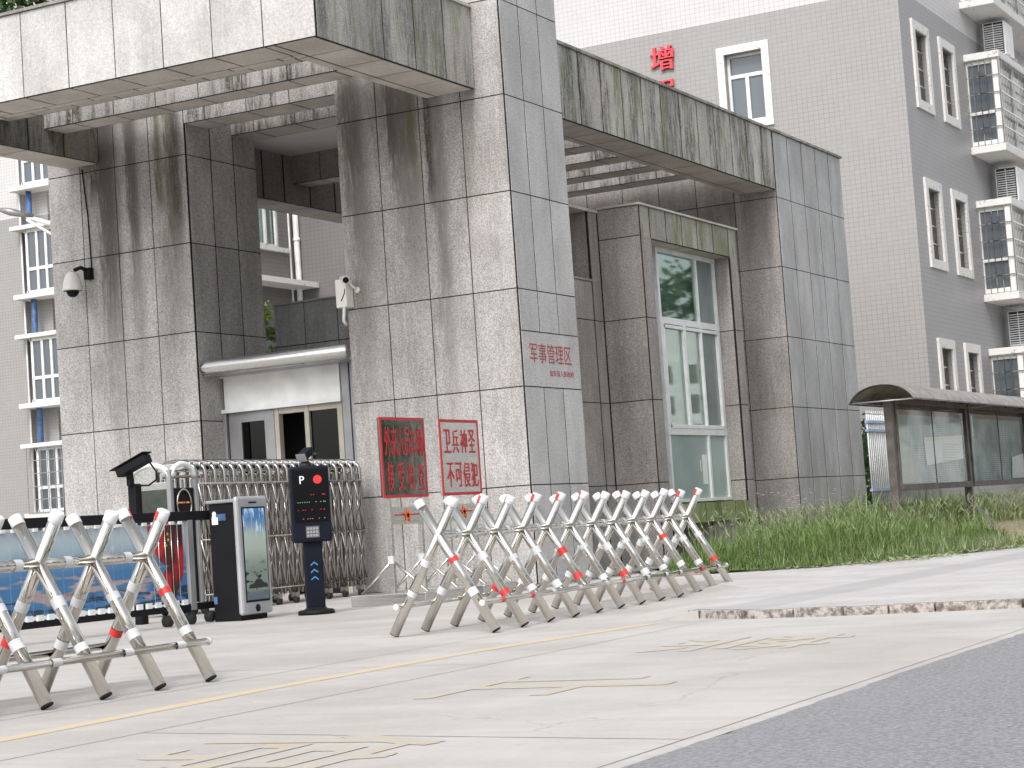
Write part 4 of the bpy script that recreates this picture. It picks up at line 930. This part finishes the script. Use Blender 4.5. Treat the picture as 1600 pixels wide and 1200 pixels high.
# ================================================================== SLOGAN BOARDS
def slogan(x0, y0, y1, z0, z1, label, rows, plate, lean, base):
    root = tag(empty("slogan_board", (x0, (y0 + y1) / 2, 0)), label, "sign", "red lettered steel slogan boards")
    def sp(mb, name, mat, par=None, bev=0): o = mb.build(name, mat, None, bev); adopt(o, par or root); return o
    pl = sp(MB().box(x0 - .035, x0, y0, y1, z0, z1), "panel", plate, None, .004)
    mb = MB(); f = .028
    for q in ((y0 - .004, y1 + .004, z1 - f, z1 + .004), (y0 - .004, y1 + .004, z0 - .004, z0 + f), (y0 - .004, y0 + f * .8, z0 + f, z1 - f), (y1 - f * .8, y1 + .004, z0 + f, z1 - f)): mb.box(x0 - .01, x0 + .004, *q)
    sp(mb, "red_border", m_redpaint, pl)
    for s_, ya, wd, za, ht, per, cw in rows:
        o = text("lettering", s_, (x0 + .001, ya, za), (0, 1, 0), (0, 0, 1), cw, ht, m_redpaint, None, .004, .012, per); adopt(o, pl)
    W = y1 - y0
    for y in (y0 + .10, y1 - .17):
        ps = sp(MB().box(x0 - .05, x0 - .005, y, y + .05, .10, z0 + .2), "post", m_brush, None, .004)
        sp(MB().box(x0 - .06, x0 + .005, y - .01, y + .06, .42, .50), "clamp", m_frost, ps)
        sp(MB().tube([(x0 - .02, y + .025, .45), (x0 + .38, y + .025, .12)], .014, 8), "brace", m_steel, ps)
        sp(MB().tube([(x0 - .03, y + .025, .45), (x0 - .42, y + .025, .12)], .014, 8), "brace", m_steel, ps)
    st = sp(MB().box(x0 - .045, x0 - .0, y0 + .15, y1 - .17, z0 - .28, z0 - .10), "star_plate", m_brush)
    mb = MB(); mb.box(x0 + .0005, x0 + .003, y0 + .18, (y0 + y1) / 2 - .07, z0 - .19, z0 - .175); mb.box(x0 + .0005, x0 + .003, (y0 + y1) / 2 + .05, y1 - .20, z0 - .19, z0 - .175); sp(mb, "red_stripe", m_redpaint, st)
    mb = MB(); star(mb, (x0 + .006, (y0 + y1) / 2 - .01, z0 - .19), (0, 1, 0), (0, 0, 1), .085, th=.006); so_ = sp(mb, "red_star", m_orange, st)
    mb = MB(); star(mb, (x0 + .009, (y0 + y1) / 2 - .01, z0 - .19), (0, 1, 0), (0, 0, 1), .045, th=.003); sp(mb, "gold_star", m_gold, so_)
    sp(MB().box(x0 - base[0], x0 + base[1], y0 - .05, y1 + .05, .0, .115), "base_tray", m_brush, None, .006)
slogan(-10.72, 17.30, 18.19, 1.10, 1.935, "mirror steel slogan board with small red lettering beside the parking terminal",
       [("外来人员车辆", 17.37, .8, 1.53, .31, .131, .118), ("接受检查", 17.39, .8, 1.17, .30, .205, .13)], m_mirrord, 0, (.45, .45))
slogan(-10.72, 18.52, 19.38, 1.105, 1.93, "bright steel slogan board with eight large red characters farther from the terminal",
       [("卫兵神圣", 18.60, .8, 1.565, .26, .183, .145), ("不可侵犯", 18.63, .8, 1.19, .27, .18, .145)], m_brush, 0, (.45, .45))

# ================================================================== FENCE BETWEEN PIER AND HOUSE
fc = tag(empty("fence", (-11.3, 37, 0)), "white railing fence with pale blue rails on a low brick base by the end pier", "fence")
def fpart(mb, name, mat, par=None): o = mb.build(name, mat); adopt(o, par or fc); return o
g = N("grey_brick"); br = g.n("ShaderNodeTexBrick"); cx = g.n("ShaderNodeCombineXYZ"); p = g.n("ShaderNodeSeparateXYZ"); g.put(p.inputs[0], g.pos()); g.put(cx.inputs[0], p.outputs[1]); g.put(cx.inputs[1], p.outputs[2]); g.put(br.inputs['Vector'], cx.outputs[0])
br.inputs['Scale'].default_value = 1; br.inputs['Brick Width'].default_value = .24; br.inputs['Row Height'].default_value = .075; br.inputs['Mortar Size'].default_value = .006
for nm, c in (('Color1', (.12, .12, .125, 1)), ('Color2', (.17, .165, .16, 1)), ('Mortar', (.07, .07, .07, 1))): br.inputs[nm].default_value = c
g.set(br.outputs['Color'], .85)
fpart(MB().box(-11.40, -11.18, 35.3, 39.95, 0, .66), "brick_base", g.m)
y = 35.33
while y < 39.9:
    fpart(MB().tube([(-11.3, y, .60), (-11.3, y, 2.33)], .015, 6), "bar", m_frame)
    fpart(MB().tube([(-11.3, y, 2.33), (-11.3, y, 2.41)], [.02, .001], 6), "spike", m_frame); y += .115
for z_ in (.92, 2.03, 2.19): fpart(MB().box(-11.33, -11.27, 35.29, 39.95, z_ - .025, z_ + .025), "rail", m_bluerail)
rnd = random.Random(9)
mb = MB()
for k in range(2600):
    y_, z_ = rnd.uniform(35.4, 39.8), rnd.uniform(.5, 2.0) if rnd.random() < .8 else rnd.uniform(.5, 2.4)
    c = Vector((rnd.uniform(-12.6, -11.5), y_, z_)); u = Vector((rnd.uniform(-1, 1), rnd.uniform(-1, 1), rnd.uniform(-1, 1))).normalized(); v = u.orthogonal().normalized(); s_ = rnd.uniform(.04, .08)
    mb.poly([c, c + (u + v * .6) * s_, c + u * s_ * 2, c + (u - v * .6) * s_], 0, rnd.uniform(0, .7))
tag(mb.build("hedge", m_leaf, None, 0, (-12, 37.5, 0)), "dark green hedge behind the white railing fence", "hedge")

# ================================================================== NOTICE BOARD
nb = tag(empty("notice_board", (-8.5, 31.6, .15)), "long brown notice board with arched plastic roof and glass doors in the weeds", "notice board")
def npart(mb, name, mat, par=None, bev=0): o = mb.build(name, mat, None, bev); adopt(o, par or nb); return o
posts = [27.65, 31.62, 35.6, 39.6]
for i, y in enumerate(posts):
    ps = npart(MB().box(-8.56, -8.44, y - .055 if i else y - .075, y + .055, 0, 2.2), "post", m_brown, None, .008)
    for dx in (0, .11) if i else (0,):
        npart(MB().obox((-8.45 + dx * .2, y + dx, .53), Vector((.40, .10, -.52)).normalized(), (-.24, .97, 0), Vector((.79, 0, .6)).normalized(), .66, .035, .035), "brace", m_steel if False else m_grayal, ps)
    npart(MB().obox((-8.55, y, .50), Vector((-.72, .0, -.46)).normalized(), (0, 1, 0), Vector((.4, 0, .9)).normalized(), .7, .035, .035), "brace", m_brown, ps)
seg = 14; out = []
arc = []
for k in range(seg + 1):
    t = math.pi * (.10 + .80 * k / seg); arc.append((-8.42 + .475 * -math.cos(t) / math.cos(math.pi * .10), 2.13 + .235 * (math.sin(t) - math.sin(math.pi * .1)) / (1 - math.sin(math.pi * .1))))
mb = MB(); ysr = lin(27.05, 40.4, 178)
for j in range(178):
    w0 = .006 * (j % 2); 
    for k in range(seg):
        (xa, za), (xb, zb_) = arc[k], arc[k + 1]; w1 = .006 * ((j + 1) % 2)
        mb.poly([(xa, ysr[j], za + w0), (xb, ysr[j], zb_ + w0), (xb, ysr[j + 1], zb_ + w1), (xa, ysr[j + 1], za + w1)], 0)
rf = npart(mb, "roof", m_roof); sd_ = rf.modifiers.new('thick', 'SOLIDIFY'); sd_.thickness = .008
for y in (27.1, 31.6, 35.6, 39.6):
    npart(MB().tube([(x, y, z_ - .02) for x, z_ in arc], .012, 6), "roof_rib", m_brown, rf); npart(MB().tube([(arc[0][0], y, arc[0][1] - .01), (arc[-1][0], y, arc[-1][1] - .01)], .013, 6), "roof_rib", m_grayal, rf)
for k in (0, seg): npart(MB().tube([(arc[k][0], 27.05, arc[k][1] - .015), (arc[k][0], 40.4, arc[k][1] - .015)], .012, 6), "roof_edge", m_brown, rf)
g = N("old_notice_backing"); p = g.n("ShaderNodeSeparateXYZ"); g.put(p.inputs[0], g.pos()); z_ = p.outputs[2]
c = g.mix(g.ramp(g.noise((1, .8, 1.2), 1.4, 4), .35, .65), (.27, .33, .32), (.52, .56, .56)); 
c = g.mix(g.math('MULTIPLY', g.math('GREATER_THAN', g.math('FRACT', g.math('MULTIPLY', z_, 30)), .55), g.ramp(g.noise((1, 22, 3), 1, 3), .42, .6, 0, .6)), c, (.09, .10, .10))
c = g.mix(g.ramp(z_, 1.94, 1.98), c, (.20, .12, .10)); g.set(c, .8); m_back = g.m
for i in range(3):
    y0, y1 = posts[i] + .08, posts[i + 1] - .08
    cs = npart(MB().box(-8.56, -8.52, y0, y1, .92, 2.12), "case_back", m_back)
    mb = MB()
    for a, b, c_, d_ in ((y0, y1, .84, .93), (y0, y1, 2.10, 2.17), (y0, y0 + .05, .93, 2.1), (y1 - .05, y1, .93, 2.1), ((y0 + y1) / 2 - .004, (y0 + y1) / 2 + .004, .93, 2.1)): mb.box(-8.52 if b - a > .02 else -8.455, -8.42 if b - a > .02 else -8.44, a, b, c_, d_)
    npart(mb, "case_frame", m_brown, cs); npart(MB().box(-8.45, -8.445, y0 + .04, y1 - .04, .93, 2.1), "glass", m_glassc, cs)
    if i == 0:
        mb = MB().poly([(-8.50, 29.35, 1.20), (-8.50, 31.45, 1.30), (-8.50, 31.45, 1.68), (-8.50, 29.3, 1.62)]); npart(mb, "notice_sheet", m_paper, cs)
        mb = MB().poly([(-8.497, 29.3, 1.57), (-8.497, 31.44, 1.62), (-8.497, 31.44, 1.68), (-8.497, 29.3, 1.625)]); npart(mb, "notice_heading", m_yellowpaper, cs)
        mb = MB().poly([(-8.505, 27.78, .95), (-8.505, 29.0, .95), (-8.505, 28.7, 1.45), (-8.505, 27.78, 1.62)]); npart(mb, "notice_sheet", plain("greyish_poster", (.45, .44, .41), .8), cs)
        for r in range(7):
            z0 = 1.27 + r * .042; npart(MB().box(-8.498, -8.496, 30.25, 31.2 - (r % 3) * .1, z0, z0 + .008), "text_line", plain("tan_print", (.60, .45, .28), .8) if r == 0 else bpy.data.materials["tan_print"], cs)
    else:
        mb = MB().poly([(-8.50, y1 - 1.0, .95), (-8.50, y1 - .06, .95), (-8.50, y1 - .06, 1.38), (-8.50, y1 - .9, 1.32)]); npart(mb, "notice_sheet", m_paper, cs)
        npart(MB().box(-8.50, -8.495, y0 + .4, y0 + .47, 1.66, 2.0), "notice_strip", m_paper, cs)

# ================================================================== TREES AND SHRUBS
def tree(name, label, cat, base, h, cr, seed, n=2600, leaf=.16, mat=None, group=None, trunk=True, z0f=.35):
    rnd = random.Random(seed); root = tag(empty(name, base), label, cat, group); bx, by, bz = base
    if trunk:
        mb = MB(); mb.tube([(0, 0, 0), (.08, 0, h * .25), (-.05, .05, h * .5), (.02, 0, h * .72)], [h * .028, h * .022, h * .016, h * .006], 10)
        t = mb.build("trunk", m_bark); t.parent = root
        for k in range(8):
            a = rnd.uniform(0, 6.28); z_ = h * (rnd.uniform(.3, .6) if z0f < .65 else rnd.uniform(.74, .8)); d = Vector((math.cos(a), math.sin(a), rnd.uniform(.5, 1.1))) * cr * rnd.uniform(.5, .85)
            l = MB().tube([(0, 0, z_), Vector((0, 0, z_)) + d * .5 + Vector((0, 0, -.05 * h * .3)), Vector((0, 0, z_)) + d], [h * .011, h * .007, h * .002], 7).build("limb", m_bark); l.parent = t
    cl = []
    for k in range(34):
        a = rnd.uniform(0, 6.28); u = rnd.uniform(-.9, 1); rr = math.sqrt(max(0, 1 - u * u)) * cr * rnd.uniform(.45, .95)
        cl.append((Vector((math.cos(a) * rr, math.sin(a) * rr, h * (z0f + (1 - z0f) * (.5 + .5 * u) * rnd.uniform(.85, 1)))), cr * rnd.uniform(.18, .36), rnd.uniform(-.3, .3)))
    mb = MB()
    for k in range(n):
        c, r_, tn = cl[k % len(cl)]; q = Vector((rnd.gauss(0, 1), rnd.gauss(0, 1), rnd.gauss(0, .75))); q = q.normalized() * r_ * rnd.uniform(.45, 1.1)
        c = c + q; u = Vector((rnd.uniform(-1, 1), rnd.uniform(-1, 1), rnd.uniform(-.7, .7))).normalized(); v = u.orthogonal().normalized(); v.rotate(Matrix.Rotation(rnd.uniform(0, 3.14), 3, u)); s_ = leaf * rnd.uniform(.6, 1.2)
        mb.poly([c, c + (u + v * .55) * s_ * .5, c + u * s_, c + (u - v * .55) * s_ * .5], 0, min(1, max(.01, .45 + tn + rnd.uniform(-.35, .35))))
    o = mb.build("crown", mat or m_leaf); o.parent = root; return root
tree("tree", "dense green tree rising behind the canopy at the upper left corner", "tree", (-32.43, 38.05, 0), 16.6, 2.9, 4, 9000, .24, None, None, True, .70)
tree("shrub", "climbing green shrub with yellow new leaves in the gap behind the left pillar", "shrub", (-18.55, 26.2, 0), 4.6, .75, 5, 6500, .085, m_leafy, None, True, .55)
# the far side of the road: seen only in glass and steel
k = 0
for y in range(-24, 46, 11):
    x = 17 + (k % 2) * 3 + (max(0, y - 30) * -.10)
    tree("street_tree", "leafy tree across the road, outside the view", "tree", (x + 6, y + (k * 37 % 5), 0), 11 + (k * 13 % 5), 4.6, 20 + k, 3000 if y > 40 else 1300, .5 if y > 40 else .8, m_leaf, "trees across the road", True, .2); k += 1
for k, (x, y) in enumerate(((3, -22), (-8, -26), (-19, -24), (-30, -20), (27, 62), (30, 67), (25, 71), (22.6, 111), (33, 116))):
    tree("street_tree", "leafy tree across the road, outside the view", "tree", (x, y, 0), 11 if k < 4 else (6.5 if k < 7 else 17), 4.6, 50 + k, 1500, .75, m_leaf, "trees across the road", True, .2)

# ================================================================== GRASS AND WEEDS
def xfront(y):
    pts = [(19.9, -8.3), (20.1, -7.3), (20.6, -6.75), (22, -6.3), (23.5, -5.75), (27, -5.3), (45, -5.2)]
    if y < pts[0][0]: return None
    for (a, xa), (b, xb) in zip(pts, pts[1:]):
        if a <= y <= b: return xa + (xb - xa) * (y - a) / (b - a)
def xback(y): return -8.9 - (y - 20.3) * .17 if y < 26.0 else max(-11.35, -9.87 - (y - 26) * .4)
rnd = random.Random(2)
def blades(n, hlo, hhi, wd, yr, fx=(0, 1), bend=.5):
    mb = MB()
    for _ in range(n):
        y = yr[0] + (yr[1] - yr[0]) * rnd.random() ** 1.35; xf_, xb_ = xfront(y), xback(y)
        if xf_ is None: continue
        f = rnd.uniform(*fx); x = xb_ + (xf_ - xb_) * f
        if x < -11.35: continue
        cl_ = .78 + .3 * math.sin(x * 2.1 + 1.3 * math.sin(y * 1.3)) * math.sin(y * 1.7) + .25 * math.sin(x * 5.3 + y * 4.1) * math.sin(y * 3.7 - x)
        ed = min(1, (1 - f) * 5 + .18) * min(1, (y - 19.75) * 1.2 + .15)
        h = rnd.uniform(hlo, hhi) * max(.3, cl_ * cl_ * 1.1) * ed * (1.35 - .6 * f) * (.45 if x > -8.45 and y > 25 else 1)
        a = rnd.uniform(0, 6.28); d = Vector((math.cos(a), math.sin(a), 0)); s_ = Vector((-d.y, d.x, 0)) * wd * rnd.uniform(.6, 1.3)
        b_ = Vector((x, y, .08)); l = h * rnd.uniform(.15, bend)
        p1 = b_ + d * l * .3 + Vector((0, 0, h * .6)); p2 = b_ + d * l + Vector((0, 0, h * rnd.uniform(.8, 1)))
        t = min(1, max(.02, .35 + .4 * (cl_ - .6) + rnd.uniform(-.3, .35)))
        mb.poly([b_ - s_, b_ + s_, p1 + s_ * .8, p1 - s_ * .8], 0, t); mb.poly([p1 - s_ * .8, p1 + s_ * .8, p2], 0, t)
    return mb
tag(blades(84000, .08, .44, .0055, (19.8, 40)).build("grass", m_grass), "tall bright green grass in front of the pier and under the notice board", "grass", None, "stuff")
tag(blades(13000, .18, .54, .010, (21.5, 42), (0, .85), .6).build("weeds", m_grass), "taller leafy weeds standing in the verge", "weeds", None, "stuff")
mb = MB()
for _ in range(2200):
    y = rnd.uniform(20.5, 41); xf_, xb_ = xfront(y), xback(y); x = xb_ + (xf_ - xb_) * rnd.uniform(.02, .9); x = max(x, -11.3)
    h = rnd.uniform(.28, .62); a = rnd.uniform(0, 6.28); d = Vector((math.cos(a), math.sin(a), 0)); b_ = Vector((x, y, .08)); p2 = b_ + d * h * .22 + Vector((0, 0, h)); s_ = Vector((-d.y, d.x, 0)) * .003
    mb.poly([b_ - s_, b_ + s_, p2], 0, .5)
    u = (p2 - b_).normalized() + d * .5; u.normalize(); v = u.orthogonal().normalized() * .008
    for vv in (v, u.cross(v)): mb.poly([p2 - u * .02, p2 + u * .03 + vv, p2 + u * .09, p2 + u * .03 - vv], 0, rnd.uniform(.1, 1))
tag(mb.build("seed_heads", m_straw), "pale dry seed heads nodding above the grass", "seed heads", None, "stuff")
mb = MB()
for _ in range(9000):
    y = rnd.uniform(19.9, 38); xf_ = xfront(y); x = xf_ + rnd.gauss(-.12, .26) * (1 + .6 * math.sin(y * 1.9)); a = rnd.uniform(0, 6.28); d = Vector((math.cos(a), math.sin(a), rnd.uniform(-.1, .5))) * rnd.uniform(.03, .10); s_ = Vector((-d.y, d.x, 0)) * .35
    b_ = Vector((x, y, .065)); mb.poly([b_, b_ + d * .5 + s_, b_ + d, b_ + d * .5 - s_], 0, rnd.random())
tag(mb.build("dry_litter", m_straw), "dry straw and leaf litter along the pavement edge", "leaf litter", None, "stuff")

# pale building across the road that the guard room window mirrors
ob = tag(empty("office_building", (19, 92, 0)), "pale office building across the road, outside the view", "building")
d = Vector((.9, -.436, 0)); q = Vector((8, 94, 0)); n_ = Vector((.436, .9, 0))
o = MB().obox(q, d, n_, (0, 0, 1), 26, 8, 10.2).build("wall", m_white); adopt(o, ob)
for r in range(3):
    for c_ in range(20):
        o = MB().obox(q + d * (.5 + c_ * 1.25) - n_ * .05 + Vector((0, 0, 4.2 + r * 1.5)), d, n_, (0, 0, 1), .55, .1, .9).build("window", m_shade); adopt(o, ob)

mb = MB()
for _ in range(5000):
    y = rnd.uniform(20, 38); x = xfront(y) - abs(rnd.gauss(0, .35)); h = rnd.uniform(.05, .24); a = rnd.uniform(0, 6.28); d = Vector((math.cos(a), math.sin(a), 0)); s_ = Vector((-d.y, d.x, 0)) * .006
    b_ = Vector((x, y, .06)); mb.poly([b_ - s_, b_ + s_, b_ + d * h * .7 + Vector((0, 0, h))], 0, rnd.random())
tag(mb.build("dry_grass", m_straw), "short dry yellow grass at the outer edge of the verge", "dry grass", None, "stuff")

mb = MB()
for _ in range(160):
    y = rnd.uniform(20.8, 33); x = max(-11.2, xback(y)) + rnd.uniform(.1, 1.6); z_ = rnd.uniform(.35, .95)
    for k in range(5):
        a = k * 1.256; c = Vector((x, y, z_)); u = Vector((math.cos(a), math.sin(a), .3)) * .018; v = Vector((-u.y, u.x, 0)) * .5; mb.poly([c, c + u + v, c + u * 1.3, c + u - v])
    mb.poly([(x - .002, y, .08), (x + .002, y, .08), (x, y, z_)], 1)
tag(mb.build("white_wildflowers", [m_paper, m_grass]), "tiny white wildflowers on thin stems by the pier base", "wildflowers", None, "stuff")
